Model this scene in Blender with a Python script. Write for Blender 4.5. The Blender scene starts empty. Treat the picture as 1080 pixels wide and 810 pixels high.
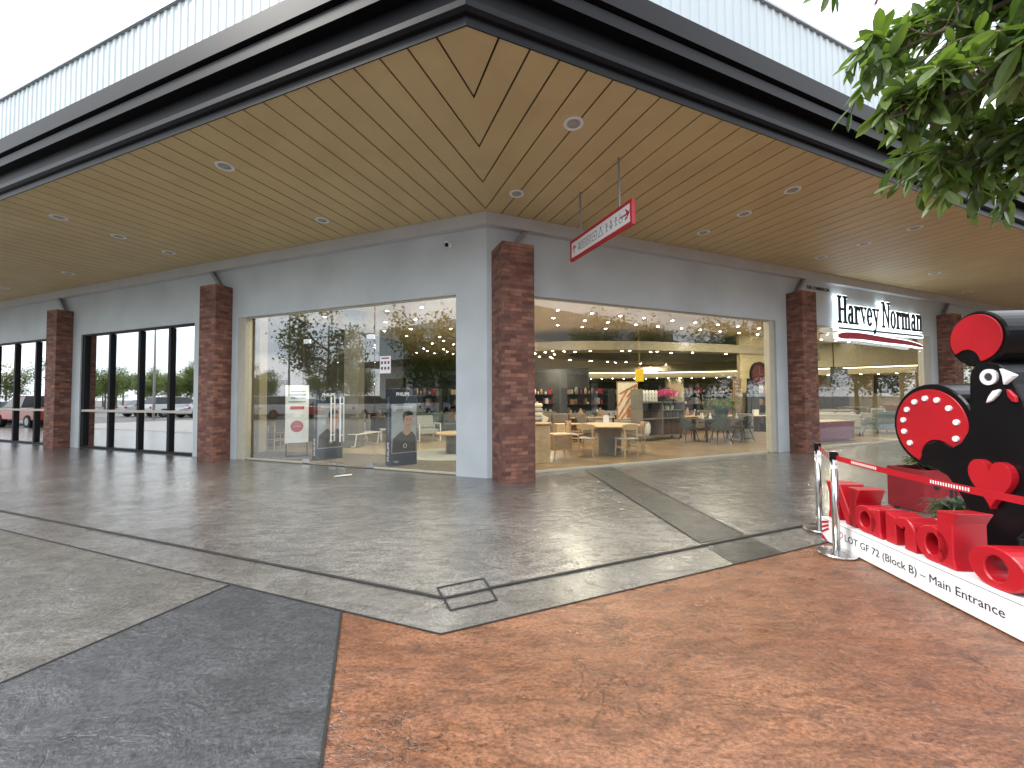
import bpy, bmesh, math, random
from mathutils import Matrix, Vector, noise
R = math.radians
random.seed(7)
S = bpy.context.scene
COL = S.collection

# ------------------------------------------------------------------ camera
cd = bpy.data.cameras.new('camera'); cam = bpy.data.objects.new('camera', cd); COL.objects.link(cam)
cd.sensor_fit = 'HORIZONTAL'; cd.sensor_width = 36; cd.lens = 13.90; cd.clip_start = 0.05; cd.clip_end = 2000
cam.matrix_world = Matrix.Translation((0, 0, 1.55)) @ Matrix.Rotation(R(90 + 1.76), 4, 'X') @ Matrix.Rotation(R(-0.29), 4, 'Z')
S.camera = cam

# ------------------------------------------------------------------ world: bright cloudy sky
W = bpy.data.worlds.new('World'); S.world = W; W.use_nodes = True
nt = W.node_tree; N = nt.nodes; L = nt.links
for n in list(N): N.remove(n)
wo = N.new('ShaderNodeOutputWorld'); bg = N.new('ShaderNodeBackground'); bg.inputs[1].default_value = 0.13
sky = N.new('ShaderNodeTexSky'); sky.sky_type = 'NISHITA'; sky.sun_disc = False
SUN_EL, SUN_AZ = 48, -100     # azimuth measured from +Y towards +X
sky.sun_elevation = R(SUN_EL); sky.sun_rotation = R(SUN_AZ); sky.dust_density = 2.0
tc = N.new('ShaderNodeTexCoord'); mp = N.new('ShaderNodeMapping'); mp.inputs['Scale'].default_value = (1.0, 1.0, 3.2)
nz = N.new('ShaderNodeTexNoise'); nz.inputs['Scale'].default_value = 2.6; nz.inputs['Detail'].default_value = 7; nz.inputs['Roughness'].default_value = .58
cr = N.new('ShaderNodeValToRGB'); cr.color_ramp.elements[0].position = .28; cr.color_ramp.elements[1].position = .47
mx = N.new('ShaderNodeMix'); mx.data_type = 'RGBA'
cl2 = N.new('ShaderNodeValToRGB'); cl2.color_ramp.elements[0].color = (7.2, 7.9, 8.8, 1); cl2.color_ramp.elements[1].color = (11.5, 11.7, 12.0, 1)
cl2.color_ramp.elements[0].position = .40; cl2.color_ramp.elements[1].position = .62
nz2 = N.new('ShaderNodeTexNoise'); nz2.inputs['Scale'].default_value = 4.2; nz2.inputs['Detail'].default_value = 5
L.new(tc.outputs['Generated'], mp.inputs[0]); L.new(mp.outputs[0], nz.inputs['Vector']); L.new(mp.outputs[0], nz2.inputs['Vector'])
L.new(nz.outputs[0], cr.inputs[0]); L.new(cr.outputs[0], mx.inputs[0]); L.new(nz2.outputs[0], cl2.inputs[0])
L.new(sky.outputs[0], mx.inputs[6]); L.new(cl2.outputs[0], mx.inputs[7]); L.new(mx.outputs[2], bg.inputs[0]); L.new(bg.outputs[0], wo.inputs[0])

sd = bpy.data.lights.new('sun', 'SUN'); sd.energy = 1.5; sd.angle = R(14); sd.color = (1, .96, .9)
so = bpy.data.objects.new('sun', sd); COL.objects.link(so)
v = Vector((math.sin(R(SUN_AZ)) * math.cos(R(SUN_EL)), math.cos(R(SUN_AZ)) * math.cos(R(SUN_EL)), math.sin(R(SUN_EL))))
so.rotation_euler = v.to_track_quat('Z', 'Y').to_euler(); so.location = (0, 0, 30)

S.render.engine = 'CYCLES'
S.view_settings.view_transform = 'Standard'; S.view_settings.look = 'None'
S.view_settings.exposure = 1.12; S.view_settings.gamma = 1; S.view_settings.use_curve_mapping = False
S.cycles.max_bounces = 7; S.cycles.diffuse_bounces = 3; S.cycles.glossy_bounces = 3; S.cycles.transparent_max_bounces = 16
S.cycles.sample_clamp_indirect = 6

# ------------------------------------------------------------------ the plan (metres, camera foot at 0,0)
C = Vector((-.4764, 7.4974, 0))                     # wall corner
dL = Vector((-.93555, .35321, 0)); nL = Vector((-.35321, -.93555, 0))
dR = Vector((.92331, .38407, 0)); nR = Vector((.38407, -.92331, 0))
Z = Vector((0, 0, 1))
def frame(o, x, y, z=Z):
    m = Matrix.Identity(4)
    for i, a in enumerate((x, y, z)):
        for j in range(3): m[j][i] = a[j]
    for j in range(3): m[j][3] = o[j]
    return m
FL = frame(C, dL, nL)                               # x along left wall, y outwards
FR = frame(C, dR, nR)                               # x along right wall, y outwards (mirrored)
HS = 5.038                                          # soffit height
OE = 3.63                                           # overhang
TANH = math.tan(R(21.64))

# ------------------------------------------------------------------ materials
def newmat(name):
    m = bpy.data.materials.new(name); m.use_nodes = True
    nt = m.node_tree; b = nt.nodes['Principled BSDF']; return m, nt, b
def simple(name, col, rough=.6, metal=0, var=.12, scale=6, bump=0, spec=.5, coords='Object', bscale=None):
    m, nt, b = newmat(name); n = nt.nodes; l = nt.links
    tcn = n.new('ShaderNodeTexCoord'); t = n.new('ShaderNodeTexNoise'); t.inputs['Scale'].default_value = scale; t.inputs['Detail'].default_value = 5
    l.new(tcn.outputs[coords], t.inputs['Vector'])
    r = n.new('ShaderNodeValToRGB'); r.color_ramp.elements[0].position = .3; r.color_ramp.elements[1].position = .7
    r.color_ramp.elements[0].color = tuple(c * (1 - var) for c in col) + (1,)
    r.color_ramp.elements[1].color = tuple(min(1, c * (1 + var)) for c in col) + (1,)
    l.new(t.outputs[0], r.inputs[0]); l.new(r.outputs[0], b.inputs['Base Color'])
    b.inputs['Roughness'].default_value = rough; b.inputs['Metallic'].default_value = metal; b.inputs['Specular IOR Level'].default_value = spec
    if bump:
        t2 = n.new('ShaderNodeTexNoise'); t2.inputs['Scale'].default_value = bscale or scale * 6; t2.inputs['Detail'].default_value = 4
        l.new(tcn.outputs[coords], t2.inputs['Vector'])
        bp = n.new('ShaderNodeBump'); bp.inputs['Strength'].default_value = bump; bp.inputs['Distance'].default_value = .01
        l.new(t2.outputs[0], bp.inputs['Height']); l.new(bp.outputs[0], b.inputs['Normal'])
    return m
def emit(name, col, st):
    m = bpy.data.materials.new(name); m.use_nodes = True; nt = m.node_tree
    b = nt.nodes['Principled BSDF']; b.inputs['Base Color'].default_value = (*[min(c, .8) for c in col], 1)
    b.inputs['Emission Color'].default_value = (*col, 1); b.inputs['Emission Strength'].default_value = st
    return m
def concrete(name, dark, mid, light, seed, rough=(.22, .5), stretch=(1, 1, 1), rot=0, bumpd=.02, fleck=.6, dust=0.0):
    m, nt, b = newmat(name); n = nt.nodes; l = nt.links
    tcn = n.new('ShaderNodeTexCoord'); mpn = n.new('ShaderNodeMapping'); mpn.inputs['Location'].default_value = (seed * 3.7, seed * 1.9, 0)
    mpn.inputs['Rotation'].default_value = (0, 0, rot); mpn.inputs['Scale'].default_value = stretch
    l.new(tcn.outputs['Object'], mpn.inputs[0])
    def nz(scale, det=6, ro=.6, dist=0):
        t = n.new('ShaderNodeTexNoise'); t.inputs['Scale'].default_value = scale; t.inputs['Detail'].default_value = det
        t.inputs['Roughness'].default_value = ro; t.inputs['Distortion'].default_value = dist; l.new(mpn.outputs[0], t.inputs['Vector']); return t.outputs[0]
    def ramp(src, a, bb, ca=(0, 0, 0, 1), cb=(1, 1, 1, 1)):
        r = n.new('ShaderNodeValToRGB'); r.color_ramp.elements[0].position = a; r.color_ramp.elements[1].position = bb
        r.color_ramp.elements[0].color = ca; r.color_ramp.elements[1].color = cb; l.new(src, r.inputs[0]); return r.outputs[0]
    def mix(f, a, bb, blend='MIX'):
        x = n.new('ShaderNodeMix'); x.data_type = 'RGBA'; x.blend_type = blend
        if isinstance(f, float): x.inputs[0].default_value = f
        else: l.new(f, x.inputs[0])
        for i, s in ((6, a), (7, bb)):
            if isinstance(s, tuple): x.inputs[i].default_value = s
            else: l.new(s, x.inputs[i])
        return x.outputs[2]
    big = nz(.9, 7, .62, .4); med = nz(3.4, 8, .68, .8); fine = nz(22, 6, .7); stain = nz(2.0, 9, .72, 1.6)
    def stretched(scale, sx, sy, rz, det=9, ro=.74, dist=.6):
        m2 = n.new('ShaderNodeMapping'); m2.inputs['Scale'].default_value = (sx, sy, 1); m2.inputs['Rotation'].default_value = (0, 0, rz); l.new(tcn.outputs['Object'], m2.inputs[0])
        t = n.new('ShaderNodeTexNoise'); t.inputs['Scale'].default_value = scale; t.inputs['Detail'].default_value = det; t.inputs['Roughness'].default_value = ro
        t.inputs['Distortion'].default_value = dist; l.new(m2.outputs[0], t.inputs['Vector']); return t.outputs[0]
    def mul(a, b_, k=None):
        x = n.new('ShaderNodeMath'); x.operation = 'MULTIPLY'; l.new(a, x.inputs[0])
        if k is None: l.new(b_, x.inputs[1])
        else: x.inputs[1].default_value = k
        return x.outputs[0]
    streak = stretched(3.2, 1, 3.2, rot + .35, 10, .78, .8)
    grit = stretched(38, 1, 1.5, rot, 8, .8, 0)
    speck = stretched(9, 1, 2.0, rot + .35, 12, .86, 1.2)
    clump = ramp(nz(1.15, 5, .6, .8), .40, .66)
    col = mix(ramp(big, .38, .64), (*mid, 1), (*light, 1))
    col = mix(mul(ramp(streak, .46, .58), None, .8), col, mix(.55, (*mid, 1), (*dark, 1)))
    col = mix(mul(ramp(med, .56, .70), None, .6), col, (*dark, 1))
    col = mix(mul(mul(ramp(speck, .54, .59), clump), None, fleck), col, tuple(c * .5 for c in dark) + (1,))
    col = mix(mul(ramp(stain, .63, .70), None, .55), col, tuple(c * .6 for c in dark) + (1,))
    gr = ramp(grit, .40, .60, (.55, .55, .55, 1), (1.38, 1.38, 1.38, 1))
    col = mix(1.0, col, gr, 'MULTIPLY')
    # creases of the stamped slate texture: thin warped lines
    vo = n.new('ShaderNodeTexNoise'); vo.inputs['Scale'].default_value = 1.25; vo.inputs['Detail'].default_value = 5; vo.inputs['Roughness'].default_value = .62; vo.inputs['Distortion'].default_value = 1.0
    l.new(mpn.outputs[0], vo.inputs['Vector'])
    sb = n.new('ShaderNodeMath'); sb.operation = 'SUBTRACT'; sb.inputs[1].default_value = .5; l.new(vo.outputs[0], sb.inputs[0])
    ab = n.new('ShaderNodeMath'); ab.operation = 'ABSOLUTE'; l.new(sb.outputs[0], ab.inputs[0])
    crease = ramp(ab.outputs[0], .0, .012, (1, 1, 1, 1), (0, 0, 0, 1))
    gate = ramp(nz(1.7, 3), .5, .6)
    cg = n.new('ShaderNodeMath'); cg.operation = 'MULTIPLY'; l.new(crease, cg.inputs[0]); l.new(gate, cg.inputs[1])
    g2 = n.new('ShaderNodeMath'); g2.operation = 'MULTIPLY'; g2.inputs[1].default_value = .55; l.new(cg.outputs[0], g2.inputs[0])
    col = mix(g2.outputs[0], col, tuple(c * .45 for c in dark) + (1,))
    if dust:   # pale scuffs
        d1 = ramp(nz(5.5, 10, .8, 2.5), .62, .70); d2 = ramp(nz(.8, 3), .45, .6)
        dm = n.new('ShaderNodeMath'); dm.operation = 'MULTIPLY'; l.new(d1, dm.inputs[0]); l.new(d2, dm.inputs[1])
        d3 = n.new('ShaderNodeMath'); d3.operation = 'MULTIPLY'; d3.inputs[1].default_value = dust; l.new(dm.outputs[0], d3.inputs[0])
        col = mix(d3.outputs[0], col, (.48, .47, .45, 1))
    l.new(col, b.inputs['Base Color'])
    rr = n.new('ShaderNodeMapRange'); rr.inputs[1].default_value = .3; rr.inputs[2].default_value = .7; rr.inputs[3].default_value = rough[0]; rr.inputs[4].default_value = rough[1]
    l.new(med, rr.inputs[0]); l.new(rr.outputs[0], b.inputs['Roughness'])
    # bump: slate-like ridges
    rid = nz(2.6, 8, .62, 1.4); rid2 = nz(9, 6, .6, .6)
    a1 = n.new('ShaderNodeMath'); a1.operation = 'MULTIPLY'; a1.inputs[1].default_value = 1.0; l.new(rid, a1.inputs[0])
    a2 = n.new('ShaderNodeMath'); a2.operation = 'MULTIPLY_ADD'; a2.inputs[1].default_value = .38; l.new(rid2, a2.inputs[0]); l.new(a1.outputs[0], a2.inputs[2])
    a3 = n.new('ShaderNodeMath'); a3.operation = 'MULTIPLY_ADD'; a3.inputs[1].default_value = -.10; l.new(cg.outputs[0], a3.inputs[0]); l.new(a2.outputs[0], a3.inputs[2])
    a4 = n.new('ShaderNodeMath'); a4.operation = 'MULTIPLY_ADD'; a4.inputs[1].default_value = .10; l.new(fine, a4.inputs[0]); l.new(a3.outputs[0], a4.inputs[2])
    bp = n.new('ShaderNodeBump'); bp.inputs['Strength'].default_value = .85; bp.inputs['Distance'].default_value = bumpd
    l.new(a4.outputs[0], bp.inputs['Height']); l.new(bp.outputs[0], b.inputs['Normal'])
    b.inputs['Specular IOR Level'].default_value = .6
    if seed in (1, 3):      # the sealed, polished coat of the covered terrace
        b.inputs['Coat Weight'].default_value = .40; b.inputs['Coat Roughness'].default_value = .17
        b2 = n.new('ShaderNodeBump'); b2.inputs['Strength'].default_value = .5; b2.inputs['Distance'].default_value = bumpd * .5
        l.new(a3.outputs[0], b2.inputs['Height']); l.new(b2.outputs[0], b.inputs['Coat Normal'])
    return m
def brickmat():
    m, nt, b = newmat('brick_facing'); n = nt.nodes; l = nt.links
    uv = n.new('ShaderNodeUVMap')
    br = n.new('ShaderNodeTexBrick'); br.inputs['Scale'].default_value = 1; br.inputs['Brick Width'].default_value = .225; br.inputs['Row Height'].default_value = .07
    br.inputs['Mortar Size'].default_value = .006; br.inputs['Mortar Smooth'].default_value = .2; br.inputs['Bias'].default_value = -.1
    br.inputs['Color1'].default_value = (.135, .050, .035, 1); br.inputs['Color2'].default_value = (.33, .15, .098, 1); br.inputs['Mortar'].default_value = (.11, .09, .08, 1)
    l.new(uv.outputs[0], br.inputs['Vector'])
    t = n.new('ShaderNodeTexNoise'); t.inputs['Scale'].default_value = 5; t.inputs['Detail'].default_value = 6; l.new(uv.outputs[0], t.inputs['Vector'])
    mxx = n.new('ShaderNodeMix'); mxx.data_type = 'RGBA'; mxx.blend_type = 'MULTIPLY'; mxx.inputs[0].default_value = .8
    r = n.new('ShaderNodeValToRGB'); r.color_ramp.elements[0].position = .3; r.color_ramp.elements[1].position = .7
    r.color_ramp.elements[0].color = (.55, .5, .5, 1); r.color_ramp.elements[1].color = (1.15, 1.1, 1.1, 1)
    l.new(t.outputs[0], r.inputs[0]); l.new(br.outputs['Color'], mxx.inputs[6]); l.new(r.outputs[0], mxx.inputs[7]); l.new(mxx.outputs[2], b.inputs['Base Color'])
    b.inputs['Roughness'].default_value = .8
    t2 = n.new('ShaderNodeTexNoise'); t2.inputs['Scale'].default_value = 60; l.new(uv.outputs[0], t2.inputs['Vector'])
    ad = n.new('ShaderNodeMath'); ad.operation = 'MULTIPLY_ADD'; ad.inputs[1].default_value = .25; l.new(t2.outputs[0], ad.inputs[0])
    iv = n.new('ShaderNodeMath'); iv.operation = 'SUBTRACT'; iv.inputs[0].default_value = 1; l.new(br.outputs['Fac'], iv.inputs[1]); l.new(iv.outputs[0], ad.inputs[2])
    bp = n.new('ShaderNodeBump'); bp.inputs['Strength'].default_value = .7; bp.inputs['Distance'].default_value = .008; l.new(ad.outputs[0], bp.inputs['Height']); l.new(bp.outputs[0], b.inputs['Normal'])
    return m
def glassmat(name, base=.075, tint=(.93, .95, .93)):
    m = bpy.data.materials.new(name); m.use_nodes = True; nt = m.node_tree; n = nt.nodes; l = nt.links
    n.remove(n['Principled BSDF']); out = n['Material Output']
    tr = n.new('ShaderNodeBsdfTransparent'); tr.inputs[0].default_value = (*tint, 1)
    gl = n.new('ShaderNodeBsdfGlossy'); gl.inputs['Roughness'].default_value = .0; gl.inputs[0].default_value = (1, 1, 1, 1)
    lw = n.new('ShaderNodeLayerWeight'); lw.inputs[0].default_value = .5
    p = n.new('ShaderNodeMath'); p.operation = 'POWER'; p.inputs[1].default_value = 5; l.new(lw.outputs['Facing'], p.inputs[0])
    ma = n.new('ShaderNodeMath'); ma.operation = 'MULTIPLY_ADD'; ma.inputs[1].default_value = 1 - base; ma.inputs[2].default_value = base; l.new(p.outputs[0], ma.inputs[0])
    ms = n.new('ShaderNodeMixShader'); l.new(ma.outputs[0], ms.inputs[0]); l.new(tr.outputs[0], ms.inputs[1]); l.new(gl.outputs[0], ms.inputs[2]); l.new(ms.outputs[0], out.inputs[0])
    return m
def woodmat(name, a, b_, rough=.5, scale=2.0, stretch=(1, 8, 8), planks=None):
    m, nt, b = newmat(name); n = nt.nodes; l = nt.links
    tcn = n.new('ShaderNodeTexCoord'); mpn = n.new('ShaderNodeMapping'); mpn.inputs['Scale'].default_value = stretch; l.new(tcn.outputs['Object'], mpn.inputs[0])
    t = n.new('ShaderNodeTexNoise'); t.inputs['Scale'].default_value = scale; t.inputs['Detail'].default_value = 6; t.inputs['Distortion'].default_value = .6; l.new(mpn.outputs[0], t.inputs['Vector'])
    r = n.new('ShaderNodeValToRGB'); r.color_ramp.elements[0].position = .3; r.color_ramp.elements[1].position = .7
    r.color_ramp.elements[0].color = (*a, 1); r.color_ramp.elements[1].color = (*b_, 1); l.new(t.outputs[0], r.inputs[0])
    if planks:
        br = n.new('ShaderNodeTexBrick'); br.inputs['Scale'].default_value = 1; br.inputs['Brick Width'].default_value = planks[0]; br.inputs['Row Height'].default_value = planks[1]
        br.inputs['Mortar Size'].default_value = planks[2]; br.inputs['Color1'].default_value = (.68, .68, .68, 1); br.inputs['Color2'].default_value = (1.2, 1.2, 1.2, 1); br.inputs['Mortar'].default_value = (.55, .55, .55, 1)
        mp2 = n.new('ShaderNodeMapping'); mp2.inputs['Rotation'].default_value = (0, 0, planks[3]); l.new(tcn.outputs['Object'], mp2.inputs[0]); l.new(mp2.outputs[0], br.inputs['Vector'])
        x = n.new('ShaderNodeMix'); x.data_type = 'RGBA'; x.blend_type = 'MULTIPLY'; x.inputs[0].default_value = 1; l.new(r.outputs[0], x.inputs[6]); l.new(br.outputs['Color'], x.inputs[7]); l.new(x.outputs[2], b.inputs['Base Color'])
    else: l.new(r.outputs[0], b.inputs['Base Color'])
    b.inputs['Roughness'].default_value = rough
    return m
M = {}
M['paint'] = simple('grey_wall_paint', (.49, .53, .55), .75, var=.09, scale=.9, bump=.35, bscale=30)
M['cornice'] = simple('cornice_paint', (.50, .50, .51), .7, var=.06, scale=1.5, bump=.2, bscale=30)
M['soffit'] = woodmat('tan_soffit_board', (.52, .395, .205), (.60, .462, .245), .5, 1.2, (1, 1, 1))
M['black'] = simple('black_gap', (.006, .006, .006), .9, var=.1)
M['fascia'] = simple('charcoal_metal', (.006, .006, .007), .45, metal=.0, var=.15, scale=3, bump=.05, spec=.12)
M['clad'] = simple('white_ribbed_cladding', (.50, .555, .575), .5, var=.05, scale=.8)
M['brick'] = brickmat()
M['glass'] = glassmat('shop_glass', .055)
M['glassR'] = glassmat('far_shop_glass', .03)
M['glassL'] = glassmat('reflective_shop_glass', .52, (.55, .6, .6))
M['glassM'] = glassmat('entrance_glass', .10, (.9, .93, .92))
M['frame'] = simple('black_window_frame', (.006, .006, .007), .55, var=.1, spec=.25)
M['alu'] = simple('beige_window_frame', (.47, .44, .36), .45, var=.05)
M['silver'] = simple('brushed_steel', (.62, .62, .62), .22, metal=1, var=.05, scale=20)
M['steel'] = simple('grey_steel', (.30, .31, .32), .45, metal=.6, var=.1)
M['white'] = simple('white_paint', (.78, .79, .80), .4, var=.03)
M['whitegloss'] = simple('white_lamp_lens', (.80, .80, .78), .3, var=.03)
M['red'] = simple('gloss_red_paint', (.42, .006, .015), .40, var=.10, scale=3, bump=.06)
M['redmatt'] = simple('red_board', (.33, .02, .03), .5, var=.2, scale=4)
M['blk'] = simple('gloss_black_paint', (.005, .005, .006), .28, var=.3, scale=3, bump=.05, spec=.22)
M['ink'] = simple('dark_print', (.02, .022, .03), .5, var=.05)
M['inkred'] = simple('red_print', (.45, .015, .03), .5, var=.05)
M['inkblue'] = simple('navy_print', (.012, .022, .045), .45, var=.12)
M['greyprint'] = simple('grey_print', (.30, .33, .37), .45, var=.15, scale=4)
M['skin'] = simple('printed_skin', (.42, .22, .15), .5, var=.1)
M['hair'] = simple('printed_hair', (.02, .012, .01), .5)
M['terrace'] = concrete('stamped_grey_brown', (.055, .050, .045), (.125, .117, .108), (.20, .19, .178), 1, (.08, .27), bumpd=.026, dust=.25)
M['border'] = concrete('stamped_grey_border', (.065, .060, .053), (.125, .117, .106), (.19, .18, .168), 3, (.2, .45), bumpd=.028, dust=.3)
M['greyz'] = concrete('stamped_grey_outer', (.065, .060, .051), (.112, .104, .092), (.165, .155, .14), 5, (.24, .5), bumpd=.028, dust=.4)
M['darkz'] = concrete('stamped_dark_grey', (.032, .033, .036), (.050, .052, .055), (.080, .083, .087), 7, (.32, .58), bumpd=.028, dust=.55)
M['terra'] = concrete('stamped_terracotta', (.062, .030, .019), (.190, .078, .038), (.275, .128, .070), 9, (.20, .46), bumpd=.028, dust=.35, stretch=(.8, 1.4, 1), rot=.5, fleck=1.0)
M['strip'] = concrete('stamped_dark_strip', (.020, .020, .020), (.036, .035, .034), (.055, .054, .052), 11, (.25, .5), bumpd=.014)
M['asphalt'] = simple('car_park_asphalt', (.11, .11, .108), .85, var=.25, scale=1.4, bump=.4, bscale=60)
M['kerb'] = simple('kerb_concrete', (.36, .35, .33), .8, var=.12, scale=3, bump=.3)
M['line'] = simple('road_line_paint', (.72, .72, .70), .7, var=.08)
M['joint'] = simple('joint_filler', (.018, .017, .016), .7, var=.3)
M['leafA'] = None
M['oak'] = woodmat('pale_oak', (.50, .34, .19), (.62, .44, .26), .45)
M['oakd'] = woodmat('mid_oak', (.30, .18, .09), (.40, .25, .13), .5)
M['walnut'] = woodmat('dark_walnut', (.05, .03, .02), (.09, .055, .035), .45)
M['tile'] = simple('polished_cream_tile', (.58, .46, .29), .12, var=.12, scale=1.5)
M['parquet'] = woodmat('wood_floor', (.22, .145, .082), (.30, .205, .115), .3, 3, (1, 1, 1), planks=(1.2, .16, .008, .6))
M['carpet'] = simple('brown_grey_mat', (.15, .125, .10), .9, var=.2, scale=8)
M['ceil'] = simple('cream_ceiling', (.70, .56, .34), .8, var=.03, scale=1)
M['ceil2'] = simple('pale_bulkhead', (.34, .295, .21), .7, var=.04, scale=1)
M['cream'] = simple('cream_wall', (.45, .37, .22), .7, var=.05, scale=1)
M['fabg'] = simple('grey_brown_fabric', (.17, .14, .115), .95, var=.2, scale=20, bump=.3)
M['fabl'] = simple('light_grey_fabric', (.36, .36, .34), .95, var=.15, scale=20, bump=.3)
M['fabt'] = simple('teal_grey_fabric', (.14, .19, .19), .95, var=.2, scale=20, bump=.3)
M['fabd'] = simple('dark_green_fabric', (.03, .055, .05), .9, var=.2, scale=20)
M['fabc'] = simple('cream_fabric', (.62, .56, .44), .95, var=.1, scale=20, bump=.2)
M['fabp'] = simple('plum_fabric', (.22, .06, .11), .9, var=.15, scale=12)
M['tan'] = simple('tan_leather', (.25, .14, .07), .5, var=.2, scale=6)
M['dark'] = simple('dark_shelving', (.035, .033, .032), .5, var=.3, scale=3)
M['shelfg'] = simple('taupe_shelving', (.16, .145, .125), .55, var=.15, scale=3)
M['slate'] = simple('dark_table_top', (.05, .05, .05), .3, var=.2)
M['ceramic'] = simple('white_ceramic', (.74, .72, .66), .25, var=.04)
M['potg'] = simple('green_pot_glaze', (.035, .085, .075), .4, var=.2)
M['maroon'] = simple('maroon_dial', (.09, .008, .014), .45, var=.15)
M['yellow'] = simple('yellow_card', (.75, .50, .02), .6, var=.05)
M['pink'] = simple('pink_petals', (.62, .05, .20), .7, var=.3, scale=30)
M['orange'] = simple('orange_art_print', (.45, .17, .06), .6, var=.5, scale=4)
M['navywall'] = simple('navy_display_wall', (.03, .035, .05), .6, var=.4, scale=1)
M['lamp_on'] = emit('lit_downlight', (1, .92, .76), 55)
M['cove'] = emit('lit_cove_strip', (1, .86, .60), 2.2)
M['cool'] = emit('lit_letter_edge', (.80, .93, 1), 1.0)
M['screen'] = emit('lit_screen', (.25, .4, .6), .35)
M['carred'] = simple('orange_red_car_paint', (.45, .05, .02), .2, var=.05)
M['carwhite'] = simple('white_car_paint', (.72, .73, .74), .2, var=.03)
M['carsilver'] = simple('silver_car_paint', (.40, .42, .44), .22, metal=.4, var=.05)
M['tyre'] = simple('tyre_rubber', (.02, .02, .02), .85, var=.2)
M['carglass'] = simple('car_window', (.02, .025, .03), .08, var=.1)
M['bark'] = simple('tree_bark', (.16, .12, .09), .9, var=.3, scale=10, bump=.6)
def leafmat(name, a, b_, trans=.35, rough=.4):
    m, nt, b = newmat(name); n = nt.nodes; l = nt.links
    gi = n.new('ShaderNodeNewGeometry'); r = n.new('ShaderNodeValToRGB'); r.color_ramp.elements[0].color = (*a, 1); r.color_ramp.elements[1].color = (*b_, 1)
    l.new(gi.outputs['Random Per Island'], r.inputs[0]); l.new(r.outputs[0], b.inputs['Base Color']); b.inputs['Roughness'].default_value = rough
    t = n.new('ShaderNodeBsdfTranslucent'); tm = n.new('ShaderNodeMix'); tm.data_type = 'RGBA'; tm.blend_type = 'MULTIPLY'; tm.inputs[0].default_value = 1
    tm.inputs[7].default_value = (2.0, 2.2, .7, 1); l.new(r.outputs[0], tm.inputs[6]); l.new(tm.outputs[2], t.inputs[0])
    ms = n.new('ShaderNodeMixShader'); ms.inputs[0].default_value = trans; l.new(b.outputs[0], ms.inputs[1]); l.new(t.outputs[0], ms.inputs[2]); l.new(ms.outputs[0], n['Material Output'].inputs[0])
    return m
M['leaf'] = leafmat('broad_green_leaf', (.045, .080, .026), (.15, .21, .07), .36, .28)
M['leafs'] = leafmat('street_tree_leaf', (.05, .085, .02), (.13, .15, .04), .3, .5)
M['grass'] = leafmat('dark_strap_leaf', (.02, .045, .015), (.05, .09, .03), .2, .45)

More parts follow.
